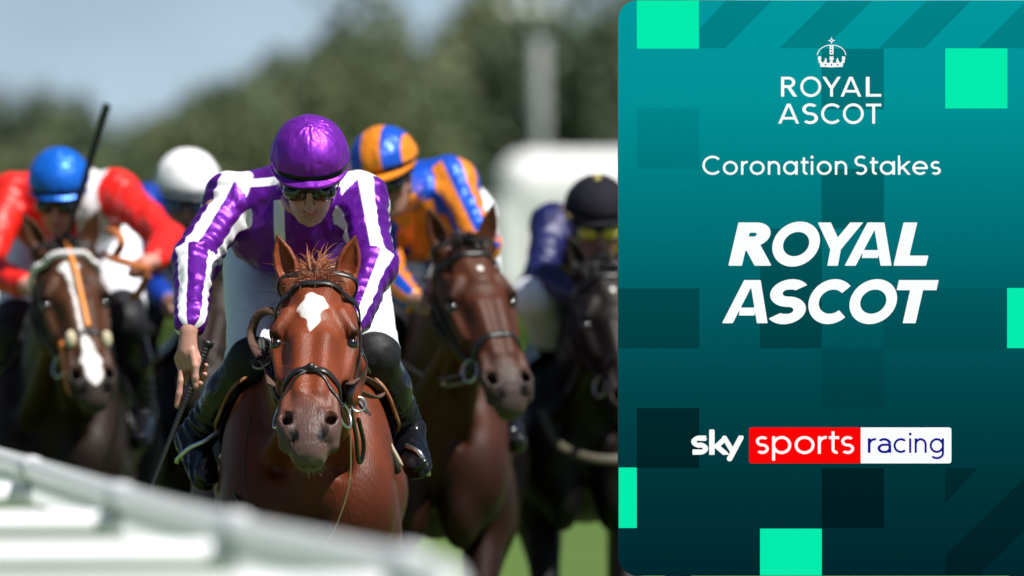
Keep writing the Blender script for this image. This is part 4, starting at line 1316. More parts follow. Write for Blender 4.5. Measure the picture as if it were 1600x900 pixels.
for (x0, y0, x1, y1, k) in ((1283.5, 76, 1381, 171, 1), (995, 169.5, 1092.5, 264, 0), (1283.5, 263.5, 1381, 357, 1), (966, 450.5, 1092.5, 544.5, 1), (1187.5, 357, 1284, 544.5, 1), (1381, 450.5, 1573, 544.5, 0), (1284, 544.5, 1381, 638, 0), (995, 637.5, 1092.5, 731.5, 2), (1284, 731.5, 1381, 825, 2)):
    flat('dark_square', rect(x0, y0, x1, y1), 2, m_dim[k])
for (x0, y0, x1, y1) in ((995, .9, 1092, 76), (1477, 75.5, 1574, 169.5), (1573.5, 450, 1669, 544), (966.6, 730.5, 995, 825), (1187.5, 826, 1284, 899)):
    flat('green_square', rect(x0, y0, x1, y1), 3, m_green)

# lettering as outlines of drawn strokes
class Glyph:
    def __init__(s, w, t, shear=0.0, h=1.0, desc=0.0, n=46, asc=0.0):
        s.x = np.arange(-.35, w + .45, 1 / n); s.y = np.arange(-desc - .1, h + asc + .1, 1 / n)
        s.X, s.Y = np.meshgrid(s.x, s.y, indexing='ij'); s.F = np.full(s.X.shape, 1.0); s.t = t; s.h = h
    def seg(s, x0, y0, x1, y1, t=None, rnd=False, ext=0):
        t = (t or s.t) / 2; d = np.array([x1 - x0, y1 - y0], float); L = np.hypot(*d) or 1e-6; d /= L
        u = (s.X - x0) * d[0] + (s.Y - y0) * d[1]; v = -(s.X - x0) * d[1] + (s.Y - y0) * d[0]
        if rnd:
            uc = np.clip(u, 0, L); f = np.hypot(u - uc, v) - t
        else:
            f = np.maximum(np.abs(u - L / 2) - L / 2 - ext, np.abs(v) - t)
        s.F = np.minimum(s.F, f); return s
    def arc(s, cx, cy, rx, ry, a0, a1, t=None, rnd=False, n=28):
        t = (t or s.t) / 2
        if a1 < a0: a0, a1 = a1, a0
        th_ = np.degrees(np.arctan2((s.Y - cy) / ry, (s.X - cx) / rx))
        mid = (a0 + a1) / 2; dl = (th_ - mid + 180) % 360 - 180
        ex = np.abs(dl) - (a1 - a0) / 2
        th2 = np.radians(th_)
        d = np.hypot(s.X - cx - rx * np.cos(th2), s.Y - cy - ry * np.sin(th2)) - t
        rl = np.hypot(s.X - cx, s.Y - cy)
        f = np.maximum(d, np.radians(ex) * rl) if a1 - a0 < 359.9 else d
        s.F = np.minimum(s.F, f); return s
    def dot(s, x, y, r_): s.F = np.minimum(s.F, np.hypot(s.X - x, s.Y - y) - r_); return s
    def ell_(s, cx, cy, rx, ry, t=None):
        return s.arc(cx, cy, rx, ry, 0, 360, t, False, 48)
    def clip(s, y0, y1, x0=-9, x1=9):
        s.F = np.maximum(s.F, np.maximum(np.maximum(y0 - s.Y, s.Y - y1), np.maximum(x0 - s.X, s.X - x1))); return s
    def cut(s, f): s.F = np.maximum(s.F, -f); return s

def contour_mesh(gl, shear=0.0):
    """marching squares with linear edges; returns verts 2d and faces"""
    F = gl.F; X, Y = gl.X, gl.Y; V = []; Fc = []; cache = {}
    ins = F < 0
    def vid(key, x, y):
        if key not in cache: cache[key] = len(V); V.append((x, y))
        return cache[key]
    cnt = ins[:-1, :-1].astype(int) + ins[1:, :-1] + ins[1:, 1:] + ins[:-1, 1:]
    # rows of full cells joined into long strips
    full = cnt == 4
    nx, ny = full.shape
    for i in range(nx):
        j = 0
        while j < ny:
            if full[i, j]:
                j0 = j
                while j < ny and full[i, j]: j += 1
                Fc.append([vid(('g', a, b), X[a, b], Y[a, b]) for a, b in ((i, j0), (i + 1, j0), (i + 1, j), (i, j))])
            else: j += 1
    for i, j in zip(*np.nonzero((cnt > 0) & (cnt < 4))):
        cs = [(i, j), (i + 1, j), (i + 1, j + 1), (i, j + 1)]; poly = []
        for q in range(4):
            a, b = cs[q], cs[(q + 1) % 4]
            if ins[a]: poly.append(vid(('g', *a), X[a], Y[a]))
            if ins[a] != ins[b]:
                t = F[a] / (F[a] - F[b]); lo_, hi_ = sorted((a, b))
                poly.append(vid(('e', lo_, hi_), X[a] + (X[b] - X[a]) * t, Y[a] + (Y[b] - Y[a]) * t))
        if len(poly) > 2: Fc.append(poly)
    V = np.array(V); V[:, 0] += V[:, 1] * shear
    return V, Fc

def sarc(g, x0, y0, w, h, t, a_top=35, a_bot=-145, rnd=False):
    rx = (w - t) / 2; ry = (h - t) / 4; cx = x0 + w / 2
    g.arc(cx, y0 + h - t / 2 - ry, rx, ry, a_top, 270, t, rnd, 30); g.arc(cx, y0 + t / 2 + ry, rx, ry, 90, a_bot, t, rnd, 30); return g

def letter(ch, t, bold=False, n=46):
    """capital height 1, small letters x-height .72"""
    x = .72; g = Glyph(1.3, t, n=n, desc=.35, h=1.0, asc=.1)
    if ch == 'R':
        r_ = (.56 - t) / 2 * 1.0; wx = .60
        g.seg(t / 2, 0, t / 2, 1).seg(t / 2, 1 - t / 2, wx - r_ - t / 2, 1 - t / 2, ext=.01).seg(t / 2, .44 + t / 2, wx - r_ - t / 2, .44 + t / 2, ext=.01)
        g.arc(wx - r_ - t / 2, .44 + t / 2 + r_, r_, r_, 90, -90); g.seg(.30, .52, .63, -.05, t * 1.08).clip(0, 1); w = .68
    elif ch == 'O': rx = .52 - t / 2; g.ell_(.52, .5, rx, .5 - t / 2 + .008)
    elif ch == 'C': rx = .52 - t / 2; g.arc(.52, .5, rx, .5 - t / 2 + .008, 44, 316, None, False, 40)
    elif ch == 'Y': g.seg(-.02, 1.1, .40, .42, t * 1.05).seg(.82, 1.1, .40, .42, t * 1.05).seg(.40, 0, .40, .46).dot(.40, .43, t / 2).clip(0, 1)
    elif ch == 'A':
        if bold: g.seg(.0, -.2, .47, 1.2, t * 1.0).seg(.94, -.2, .47, 1.2, t * 1.0).seg(.3, .27, .66, .27, t * .78).clip(0, 1)
        else: g.seg(-.015, -.1, .46, 1.03 + .0, t * 1.02).seg(.935, -.1, .46, 1.03, t * 1.02).seg(.2, .27, .72, .27, t * .95).clip(0, 1)
    elif ch == 'L': g.seg(t / 2, 0, t / 2, 1).seg(0, t / 2, .56, t / 2)
    elif ch == 'T': g.seg(.36, 0, .36, 1).seg(0, 1 - t / 2, .72, 1 - t / 2)
    elif ch == 'S': sarc(g, 0, -.01, .62 if not bold else .74, 1.02, t, 38, -142)
    elif ch in 'onaecsrtikpgy':
        rr = x / 2 - t / 2 + .01; cy = x / 2; cx = x / 2 + .01
        if ch == 'o': g.ell_(cx, cy, rr + .015, rr)
        if ch == 'c': g.arc(cx, cy, rr + .01, rr, 48, 312)
        if ch == 'e': g.arc(cx, cy, rr + .01, rr, 0, 316).seg(cx - rr, cy - .01, cx + rr + t / 2, cy - .01, t * .92)
        if ch == 'a': g.ell_(cx, cy, rr, rr).seg(cx + rr + .01, 0, cx + rr + .01, x)
        if ch == 'n': g.seg(t / 2, 0, t / 2, x).arc(.31, x - t / 2 - .255, .255, .265, 0, 175).seg(.565, 0, .565, x - t / 2 - .25)
        if ch == 'r': g.seg(t / 2, 0, t / 2, x).arc(.31, x - t / 2 - .255, .255, .265, 82, 175)
        if ch == 't': g.seg(.16, t / 2 + .13, .16, .92).seg(0, x - t / 2, .40, x - t / 2).arc(.30, t / 2 + .14, .14, .14, 180, 285)
        if ch == 'i': g.seg(t / 2, 0, t / 2, x).dot(t / 2, .93, t * .66)
        if ch == 'k': g.seg(t / 2, 0, t / 2, 1.02).seg(t / 2, .26, .62, .78, t * .95).seg(.24, .40, .60, -.06, t * .98); g.clip(0, 1.02); g.F = np.maximum(g.F, np.where(g.X > t, g.Y - x, -9))
        if ch == 's': sarc(g, 0, -.005, .50, x + .01, t, 40, -140)
        if ch == 'p': g.seg(t / 2, -.28, t / 2, x).ell_(t / 2 + rr, cy, rr, rr)
        if ch == 'g': g.ell_(cx, cy, rr, rr).seg(cx + rr + .0, -.02, cx + rr + .0, x).arc(cx, -.02, rr, .24, 0, -140)
        if ch == 'y': g.seg(.0, x, .31, .0).seg(.66, x, .22, -.3)
    elif ch == '1': # double-storey small a
        g.seg(.50, 0, .50, .42).arc(.26, x - t / 2 - .22, .24, .23, 0, 140).seg(.26, .40, .50, .40, t * .95).arc(.26, .22 + .0, .22, .18, 90, 270).seg(.26, .04, .34, .04, t).arc(.30, .24, .2, .2, 270, 340)
    return g

def put(name, items, lvl, m, parent, shear=0.0):
    """items: (glyph, x0, x1, y_top, y_bottom) boxes in picture units"""
    mb = MB()
    for g, x0, x1, yt, yb in items:
        V, Fc = contour_mesh(g, shear)
        a, b = V.min(0), V.max(0)
        U = [(x0 + (v[0] - a[0]) / (b[0] - a[0]) * (x1 - x0), yb - (v[1] - a[1]) / (b[1] - a[1]) * (yb - yt)) for v in V]
        mb.add([zz(S3(x, y, e1 * lvl)) for x, y in U], [tuple(f) for f in Fc])
    return mb.build(name, m, parent, smooth=False)
def word(txt, t, x0, x1, base, cap, gap=.13, widths=None, n=40, rnd=0):
    """lay out a word, then fit it to x0..x1; base line y and capital height in picture units"""
    gs = []; cx = 0
    for ch in txt:
        if ch == ' ': cx += .30; continue
        g = letter(ch, t, n=n); V, Fc = contour_mesh(g)
        gs.append((V, Fc, cx - V[:, 0].min())); cx += V[:, 0].max() - V[:, 0].min() + gap * (.6 if ch in 'rtk' else 1)
    W = max((V[:, 0] + o).max() for V, _, o in gs)
    return [([(x0 + (v[0] + o) / W * (x1 - x0), base - v[1] * cap) for v in V], Fc) for V, Fc, o in gs]
def putword(name, its, lvl, m, parent):
    mb = MB()
    for U, Fc in its: mb.add([zz(S3(x, y, e1 * lvl)) for x, y in U], [tuple(f) for f in Fc])
    return mb.build(name, m, parent, smooth=False)
# small capitals under the crown: boxes measured letter by letter
th = .135
put('small_lettering', [(letter(c, th), a, b, 120 - (c == 'O') * .5, 151 + (c == 'O') * .6) for c, a, b in (('R', 1220.3, 1245.5), ('O', 1250.5, 1283), ('Y', 1285, 1313.5), ('A', 1313.5, 1345.5), ('L', 1352.8, 1377))] +
    [(letter(c, th), a, b, 162 - (c in 'OCS') * .5, 193.2 + (c in 'OCS') * .6) for c, a, b in (('A', 1216, 1248.5), ('S', 1253.5, 1278), ('C', 1283, 1312), ('O', 1317, 1349.5), ('T', 1353, 1377))], 4, m_white, face)
putword('race_name_lettering', word('Coronation', .125, 1097.5, 1323.5, 273, 29.5, .16) + word('Stakes', .125, 1335, 1470, 273, 29.5, .14), 4, m_white, face)
# heavy slanted capitals
sh = .175
def bold(ch):
    g = letter(ch, .235, True, 60)
    if ch == 'R': g.cut(np.where(False, g.X, 9))
    if ch == 'A': g.cut(np.maximum(np.maximum(.0 - g.Y, g.Y - .165), np.maximum(.30 - g.X, g.X - .66)))
    return g
big = [('R', 1138.2, 1205, 347.6, 415.2), ('O', 1206.6, 1281.2, 346.2, 416.6), ('Y', 1278, 1348.5, 347.6, 415.2), ('A', 1320.2, 1392.8, 347.6, 415.2), ('L', 1396, 1450.4, 347.6, 415.2)]
big2 = [('A', 1128.6, 1199.2, 437.6, 505), ('S', 1201.4, 1261, 436.2, 506.6), ('C', 1263, 1329, 436.2, 506.4), ('O', 1327.2, 1401.6, 436.2, 506.4), ('T', 1401, 1466.4, 437.6, 505)]
for nm, row in (('large_lettering', big), ('large_lettering', big2)):
    put(nm, [(bold(c), a, b, y0, y1) for c, a, b, y0, y1 in row], 4, m_white, face, sh)
# channel logo
flat('red_panel', rounded(1170.5, 667.8, 1344.5, 724, 4, 5), 4, m_red)
flat('white_panel', rounded(1344.8, 667.8, 1486.5, 724, 4, 5, (0, 1, 1, 0)), 4, m_white)
putword('red_panel_lettering', [([(x, y) for x, y in U], F_) for U, F_ in word('sports', .115, 1181, 1334.5, 709, 38.0, .13, n=50)], 5, m_white, face)
putword('white_panel_lettering', word('r', .115, 1355.8, 1369, 707.5, 31.5, n=50) + word('1', .12, 1371, 1392.5, 707.5, 31.5, n=50) + word('cing', .115, 1396, 1475, 707.5, 31.5, .15, n=50), 5, m_blue, face)
def skyg(ch):
    t = .24; g = Glyph(1.0, t, n=54, desc=.4, h=1.0, asc=.1); x = .72
    if ch == 's': sarc(g, 0, 0, .62, x, .20, 30, -150); g.seg(.30, x - .10, .55, x - .10, .20).seg(.05, .10, .30, .10, .20)
    if ch == 'k': g.seg(.12, 0, .12, 1.0, .2, True).seg(.30, .36, .56, .64, .2, True).seg(.30, .36, .62, .04, .2, True); g.clip(0, 1.06)
    if ch == 'y': g.seg(.10, .64, .42, .08, .2, True).seg(.74, .66, .30, -.22, .22, True); g.clip(-.33, .74)
    return g
put('channel_lettering', [(skyg('s'), 1080, 1106.5, 680.5, 710.5), (skyg('k'), 1108, 1138, 671, 710.6), (skyg('y'), 1128, 1162, 680.5, 720.8)], 4, m_white, face)
# small crown emblem
def crown():
    g = Glyph(2.0, .06, n=60, h=2.2, desc=.05)
    g.seg(.22, .0, .20, .0, .01)
    # band
    d = np.maximum(np.abs(g.X - 1.0) - (.72 + .12 * g.Y), np.maximum(.03 + .05 * np.abs(g.X - 1) - g.Y * 1.0, g.Y - .34)); g.F = np.minimum(g.F, d)
    for x_, y_, r_ in ((.62, .46, .085), (1.38, .46, .085), (.62, .60, .06), (1.38, .60, .06)): g.dot(x_, y_, r_)
    for x_, s_ in ((1.0, 1.0), (.22, .8), (1.78, .8)):
        g.seg(x_ - .14 * s_, .62, x_ + .14 * s_, .62, .13).seg(x_, .34, x_, .78, .13)
        g.seg(x_ - .13 * s_, .75, x_ + .13 * s_, .75, .07)
    g.seg(.36, .30, .22, .50, .14).seg(1.64, .30, 1.78, .50, .14).seg(.52, .30, .62, .46, .16).seg(1.48, .30, 1.38, .46, .16).seg(.95, .30, 1.0, .46, .20)
    g.arc(.98, .85, .90, .72, 96, 178, .055); g.arc(1.02, .85, .90, .72, 84, 2, .055)
    g.seg(1.0, .92, 1.0, 1.58, .25)
    g.dot(1.0, 1.88, .11).seg(.78, 1.88, 1.22, 1.88, .05).seg(1.0, 1.66, 1.0, 2.12, .05)
    for x_, y_, r_ in ((.60, .20, .06), (1.0, .20, .06), (1.40, .20, .06), (1.0, 1.06, .055), (1.0, 1.26, .055), (1.0, 1.44, .045), (1.0, 1.88, .05)):
        g.cut(np.hypot(g.X - x_, g.Y - y_) - r_)
    return g
put('crown_emblem', [(crown(), 1276.5, 1322, 58, 106)], 4, m_white, face)
# ------------------------------------------------------------------ the leading horse
def star(a, b, c):
    w = np.interp(a, [.085, .10, .125, .15, .18, .215, .23], [0, .018, .034, .032, .018, .006, 0])
    bb = b + .004 + .004 * np.sin(a * 90) + .003 * wob(a, b, c, 30, 5)
    return np.where((a > .085) & (a < .23) & (c > -.05), w - np.abs(bb) * (1 + .12 * np.sin(a * 150 + b * 80)), -.03)

def sadd(H, flap, cloth, z=0, tan=True):
    patch(H, 'saddle_cloth', cloth, [(2, .05, .72), (30, -.01, .74), (55, -.05, .74), (75, -.03, .74), (92, .04, .72), (104, .16, .66)], .012, .006)
    patch(H, 'saddle_flap', flap, [(2, .04, .60), (28, -.05, .58), (50, -.10, .52), (66, -.09, .46), (78, -.03, .42), (84, .06, .38)], .024, .010)
    mb = MB()
    for i in range(0, 1):
        pass
    uvs(mb, (0, .38, 1.575), (.13, .26, .035)); mb.build('saddle_seat', flap, H.body)

H1 = Horse('racehorse', (-.560, 21.0, 0), 2.6, .0037, .011, (.158, .032, .009),
           'bright chestnut-brown racehorse in front with white star on its forehead and orange-brown face', poll=(.010, -.80, 1.680), theta=50, hyaw=-4.8, hroll=0.5,
           blaze=star, muzzle=(.085, .060, .056), mane_col=(.20, .06, .02), ears=((.95, -.36 if 0 else .42, .140), (1.0, .36, .135)), headscale=1.06, seed=3, lead=1, gloss=(.43, .28))
tack(H1, M['leather'])
# lower strap, knot and rosette of the crossed noseband
H1.strap([(.358, 0), (.385, 18), (.420, 38), (.455, 58)], .008, .003, 'noseband', M['leather'], .004)
H1.strap([(.358, 0), (.385, -18), (.420, -38), (.455, -58)], .008, .003, 'noseband', M['leather'], .004)
p, d = H1.surf(.362, 0, .007)
mb = MB(); uvs(mb, p, (.024, .008, .011), None); uvs(mb, p + Vector((0, -.003, .004)), (.012, .008, .012)); mb.build('noseband_knot', M['leather'], H1.body)
rnd = random.Random(5)
mh = mat('chestnut_hair', (.22, .065, .022), .5, .5, var=.4, vscale=90)
roots = []
for i in range(2200):
    a = rnd.uniform(-.05, .050); b = rnd.gauss(.004, .034)
    p, d = H1.surf(max(a, -.028), math.degrees(math.atan2(b, .10)), -.002)
    tuft = math.sin(b * 150) * .5
    dr = H1.c * rnd.uniform(.05, .55) - H1.a * rnd.uniform(-.5, .5) + H1.b * (rnd.gauss(0, .25) + (b - .004) * 22 + tuft)
    roots.append((p, dr, rnd.uniform(.012, .036) * (1.5 - abs(b) * 8), rnd.uniform(.2, 1.6)))
hair('forelock', roots, mh, H1.body, rnd, .0007, 6)
roots = []
for i in range(1500):
    t = rnd.random(); cen = H1.O.lerp(Vector((0, -.02, 1.58)), t) + Vector((0, 0, .02))
    h = H1.bvh.ray_cast(cen + Vector((rnd.gauss(0, .02), 0, .5)), Vector((0, 0, -1)))
    if h[0] is None: continue
    roots.append((h[0], Vector((rnd.gauss(.2, .4), rnd.uniform(.2, .9), .55)), rnd.uniform(.06, .13), rnd.uniform(.5, 1.5)))
hair('mane', roots, mh, H1.body, rnd, .0022)
# whiskers on the chin
wh = mat('pale_whiskers', (.35, .30, .22), .5, .4)
roots = []
for i in range(70):
    a = rnd.uniform(.53, .588); an = rnd.uniform(120, 240)
    p, d = H1.surf(a, an, -.001, -.1)
    if abs((p - H1.O).dot(H1.b)) > .055: continue
    roots.append((p, d + H1.a * rnd.uniform(0, .8), rnd.uniform(.008, .026), rnd.uniform(.0, .5)))
hair('whiskers', roots, wh, H1.body, rnd, .00035, 4)
tail_roots = [((rnd.gauss(0, .025), 1.50, 1.34 + rnd.gauss(0, .02)), (rnd.gauss(0, .15), 1, .15), rnd.uniform(.4, .7), rnd.uniform(.6, 1.6)) for i in range(260)]
hair('tail', tail_roots, mh, H1.body, rnd, .004, 7)
sadd(H1, M['tan'], M['navy'])
L = lambda px, py, Y: H1.local(P(px, py, Y))
# black shoulder pad and cream edges in front of the saddle cloth
for pts in ([(432, 606, 20.86), (400, 632, 20.86), (370, 675, 20.88), (345, 715, 20.92)], [(556, 622, 20.86), (584, 655, 20.86), (606, 690, 20.88), (627, 728, 20.92)]):
    mb = MB(); mb.tube(bez([L(*q) for q in pts], 20), .007, 8); mb.build('saddle_piping', M['cream'], H1.body)
for pts in ([(436, 600, 20.84), (404, 640, 20.83), (374, 684, 20.85), (350, 716, 20.89)], [(552, 618, 20.84), (576, 652, 20.83), (600, 692, 20.85), (622, 738, 20.89)]):
    mb = MB(); mb.tube(bez([L(*q) for q in pts], 20), .010, 8); mb.build('breast_strap', M['leather'], H1.body)
# reins and loops
def tubepx(name, pts, rad, m, H=H1, flat=None, up=None, parent=None, n=28):
    mb = MB(); mb.tube(bez([H.local(P(*q)) for q in pts], n), rad, 8, flat=flat, up=up)
    return mb.build(name, m, parent or H.body)
tubepx('rein', [(424, 602, 19.93), (418, 578, 20.15), (404, 556, 20.4), (393, 528, 20.5), (400, 498, 20.5), (418, 486, 20.48), (440, 492, 20.45)], .0, M['brown_rubber'], flat=(.0125, .0035), up=Vector((.25, -1, .35)))
tubepx('rein', [(546, 600, 19.93), (562, 590, 20.2), (580, 596, 20.35), (596, 610, 20.42), (588, 621, 20.38), (566, 614, 20.25), (552, 606, 20.2)], .0, M['brown_rubber'], flat=(.0125, .0035), up=Vector((-.2, -.45, 1)))
tubepx('rein', [(424, 552, 20.45), (412, 556, 20.4), (402, 560, 20.3), (396, 572, 20.3), (408, 576, 20.2), (424, 566, 20.1)], .004, M['leather'])
tubepx('rein', [(556, 520, 20.3), (562, 545, 20.2), (572, 570, 20.2), (578, 582, 20.3)], .0035, M['leather'])
tubepx('martingale_strap', [(548, 640, 20.1), (556, 680, 20.35), (560, 720, 20.5), (566, 716, 20.52), (568, 690, 20.5), (560, 655, 20.4)], .006, M['leather'])
tubepx('lead_cord', [(547, 640, 20.0), (548, 690, 20.2), (546, 755, 20.35), (528, 815, 20.45), (508, 852, 20.5)], .0018, M['cream'])
tubepx('lead_cord', [(392, 652, 20.75), (384, 700, 20.7), (383, 760, 20.6), (386, 795, 20.6)], .002, M['leather'])
tubepx('lead_cord', [(360, 758, 20.75), (370, 780, 20.68), (383, 798, 20.6)], .004, M['leather'])
mb = MB(); mb.ring(L(560, 632, 20.1), (0.15, -1, .1), .019, .0035, 26); mb.build('martingale_ring', M['steel'], H1.body)
mb = MB(); mb.tube([L(543, 600, 19.98), L(545, 632, 19.98)], .012, 10); mb.tube([L(537, 560, 20.02), L(542, 640, 20.0)], .005, 8); mb.build('rein_stop', M['leather'], H1.body)

# ------------------------------------------------------------------ the leading rider
def hand_whip(s, i):
    Y = 20.50
    w = s.S['wrist'][i]
    q = lambda x, y, dy=0: P(x, y, Y + dy)
    out = [cone(q(294, 520), q(293, 548), .0225, .028, .012, (0, 1, 0), 1.25),
           cone(q(283, 560, .012), q(306, 562, -.006), .019, .020, .014),
           cone(q(286, 572, .012), q(304, 570, -.008), .017, .018, .012)]
    out += finger([q(284, 572, .006), q(283, 596, -.010), q(280, 615, -.014), q(277, 634, -.012)], .0098, .004)              # pointing forefinger
    out += finger([q(290, 578, .020), q(294, 598, .030), q(306, 604, .026), q(313, 599, .008)], .0096, .004)      # wrapping behind the whip
    out += finger([q(293, 574, .026), q(303, 590, .036), q(316, 592, .026), q(320, 585, .006)], .0092, .004)
    out += finger([q(296, 568, .030), q(308, 578, .036), q(320, 578, .024), q(322, 571, .008)], .0082, .004)
    out += finger([q(300, 548, -.014), q(305, 572, -.028), q(305, 590, -.030), q(305, 604, -.024)], .0108, .005)   # thumb
    out += [ell(q(305, 602, -.033), (.006, .003, .008), k=.002)]
    return out
def hand_glove(s, i):
    return fist((-.3, -.9, -.3), (0, -.2, -1))(s, i)
J1 = dict(head=P(484, 268, 20.62), pitch=35, yaw=1, roll=0,
          shoulder=[P(364, 312, 20.98), P(564, 312, 20.96)],
          elbow=[P(304, 408, 20.80), P(584, 418, 20.74)],
          wrist=[P(297, 508, 20.52), P(548, 512, 20.46)],
          hip=[P(408, 372, 21.52), P(536, 372, 21.52)],
          knee=[P(398, 562, 20.98), P(582, 556, 20.98)],
          ankle=[P(306, 684, 21.16), P(634, 672, 21.16)],
          toe=[P(320, 744, 20.98), P(652, 728, 20.98)],
          hand=[hand_whip, hand_glove], jres=.0052, cuff=.955, waist=.86, kneepad=1.0)
def jm_white(s, V, A):
    pre, t, ang, seg = A['pre'], A['t'], A['ang'], A['seg']
    r_ = .060
    on_arm = pre > .004
    off = np.where(seg // 2 == 0, .55, -.35)
    st = (np.cos(4 * (ang - off)) - .36) * .015
    m_arm = st
    ring = np.full(len(V), -.05)
    for i in (0, 1):
        dd = np.linalg.norm(V - A3(s.S['shoulder'][i] - s.dn * .0), axis=1); ring = np.maximum(ring, np.where(pre < .02, .0085 - np.abs(dd - .082), -.05))
    lat = A3(s.lat); SM = A3(s.SM)
    x = (V - SM) @ lat
    nrm = A3((Vector((0, -.45, .9)) - s.lat * s.lat.dot(Vector((0, -.45, .9)))).normalized())
    v = (V - SM) @ A3(s.sp * .35 + s.dn * .0) * 0 + (V - SM) @ A3(s.dn)
    top = (V - SM) @ A3(-s.sp)
    band = .0135 - np.abs(v - (-.035) - .0 * x) ; band = np.where((top > -.02) & (pre < 0), band, -.05)
    chest = .0150 - np.abs(x + .040); chest = np.where((v > .02) & (pre < 0), chest, -.05)
    body = np.maximum(band, chest)
    return np.maximum(ring, np.where(on_arm, m_arm, body))
purple = silk('purple_silk', (.135, .010, .31), masks=[('white', (.78, .78, .80))])
cap_purple = silk('purple_cap_silk', (.22, .022, .45), rough=.40, metal=.6)
R1 = Rider('rider in purple silks with white striped sleeves and purple cap, leaning over the leading horse', J1, .0034, .0085, (.50, .27, .205), cap_purple, purple, {'white': jm_white}, (.82, .86, .95), M['boot'], None, handfine=.0034, seed=2)
# stirrup irons hang from the saddle
for k, (a, b, t) in enumerate((((304, 686), (-1), 0), ((636, 674), 1, 0))):
    pass
for pts in ([(344, 672, 21.0), (322, 688, 20.98), (296, 700, 20.98), (279, 716, 21.0), (276, 722, 21.08)], [(634, 696, 21.0), (652, 705, 20.96), (664, 722, 20.96), (670, 742, 21.0)]):
    mb = MB(); mb.tube(bez([L(*q) for q in pts], 24), .0, 10, flat=(.006, .0045), up=Vector((0, -1, 0))); mb.build('stirrup', M['steel'], H1.body)

# the whip in the right hand
def whip(pts, label, butt, rad=(.0125, .0115, .0070, .0045)):
    A, B = Vector(pts[0]), Vector(pts[1]); n = 180
    mb = MB(); path = [A.lerp(B, i / n) for i in range(n + 1)]
    rr = []
    for i in range(n + 1):
        t = i / n
        r_ = np.interp(t, [0, .30, .42, 1], rad)
        r_ *= 1 + .06 * math.sin(i * 1.6)
        rr.append(float(r_))
    mb.tube(path, rr, 12)
    o = mb.build('whip', M['whip']); tag(o, label, 'whip')
    mb = MB(); d = (A - B).normalized(); mb.tube([A - d * .004, A + d * .002, A + d * .010, A + d * .013], [.012, .017, .017, .012], 14); mb.build('whip_butt', M['whip'], o)
    return o
whip([P(323, 540, 20.50), P(230, 778, 20.42)], 'black rubber-bound whip held low in the bare hand of the rider in purple', 1)
# ------------------------------------------------------------------ the chasing horses and riders
def dark_hair(parent, H, seed, m, n=500):
    rnd = random.Random(seed); roots = []
    for i in range(n):
        a = rnd.uniform(-.05, .03); b = rnd.gauss(0, .028)
        p, d = H.surf(max(a, -.028), math.degrees(math.atan2(b, .10)), -.002)
        roots.append((p, H.c * rnd.uniform(.2, .8) - H.a * rnd.uniform(-.5, .7) + H.b * rnd.gauss(0, .35), rnd.uniform(.03, .06), rnd.uniform(.5, 1.5)))
    hair('forelock', roots, m, H.body, rnd, .0022, 4)
    roots = []
    for i in range(500):
        t = rnd.random(); cen = H.O.lerp(Vector((0, -.02, 1.52)), t)
        h = H.bvh.ray_cast(cen + Vector((rnd.gauss(0, .015), 0, .5)), Vector((0, 0, -1)))
        if h[0] is not None: roots.append((h[0], Vector((rnd.gauss(.2, .4), .6, .5)), rnd.uniform(.06, .12), rnd.uniform(.5, 1.5)))
    hair('mane', roots, m, H.body, rnd, .005, 4)
    hair('tail', [((rnd.gauss(0, .025), 1.50, 1.32 + rnd.gauss(0, .02)), (rnd.gauss(0, .15), 1, .1), rnd.uniform(.4, .7), rnd.uniform(.6, 1.6)) for i in range(120)], m, H.body, rnd, .008, 5)
bh = mat('black_hair', (.012, .010, .009), .45, .5, var=.3, vscale=80)
def reins(H, ends, m):
    for sg, e in zip((-1, 1), ends):
        p, d = H.surf(.41, sg * 100, .015)
        q = H.local(e); mb = MB(); mb.tube(bez([p, p.lerp(q, .5) + Vector((sg * .03, 0, -.06)), q], 16), 0, 8, flat=(.010, .003), up=Vector((sg, -.3, 0)))
        mb.build('rein', m, H.body)

# bay on the right of the leader
def snip(a, b, c): return np.where((a > .05) & (a < .16) & (c > -.04), .009 - np.hypot((a - .115) * .8, b - .004), -.03)
H2 = Horse('racehorse', (-.25, 24.95, 0), 0, .0055, .017, (.062, .018, .0075), 'bay racehorse with tiny white fleck on its forehead, just right of the leading horse',
           poll=(.111, -.80, 1.785), theta=42, hyaw=15, hroll=5, blaze=snip, muzzle=(.05, .040, .037), ears=((1.0, .45, .150), (1.0, .40, .150)), headscale=1.05, seed=8, lead=-1, dark=(.010, .007, .006))
tack(H2, M['leather']); dark_hair(H2.body, H2, 3, bh); sadd(H2, M['leather'], M['navy'])
mb = MB(); p, d = H2.surf(.41, -98, .012); q = H2.local(P(640, 545, 24.9)); mb.tube(bez([p, p.lerp(q, .4) + Vector((-.02, 0, -.05)), q], 16), .006, 8); mb.build('rein', M['leather'], H2.body)
mb = MB(); mb.tube(bez([H2.local(P(*v)) for v in ((598, 540, 24.9), (632, 568, 24.6), (690, 600, 24.4), (724, 598, 24.25))], 20), .006, 8); mb.build('martingale_strap', mat('grey_webbing', (.25, .17, .16), .6), H2.body)
blue = (.008, .085, .56); orange = (.86, .26, .015)
def jm_or(s, V, A):
    st = (np.cos(4 * (A['ang'] - .35)) - .0) * .016
    v = (V - A3(s.SM)) @ A3(s.dn)
    x = (V - A3(s.SM)) @ A3(s.sp)
    front = np.minimum(v - .045, .27 - x)
    back = .03 - np.abs(np.abs((V - A3(s.SM)) @ A3(s.lat)) - .05) if False else -.05
    return np.where(A['pre'] > .0, st, np.maximum(front, back))
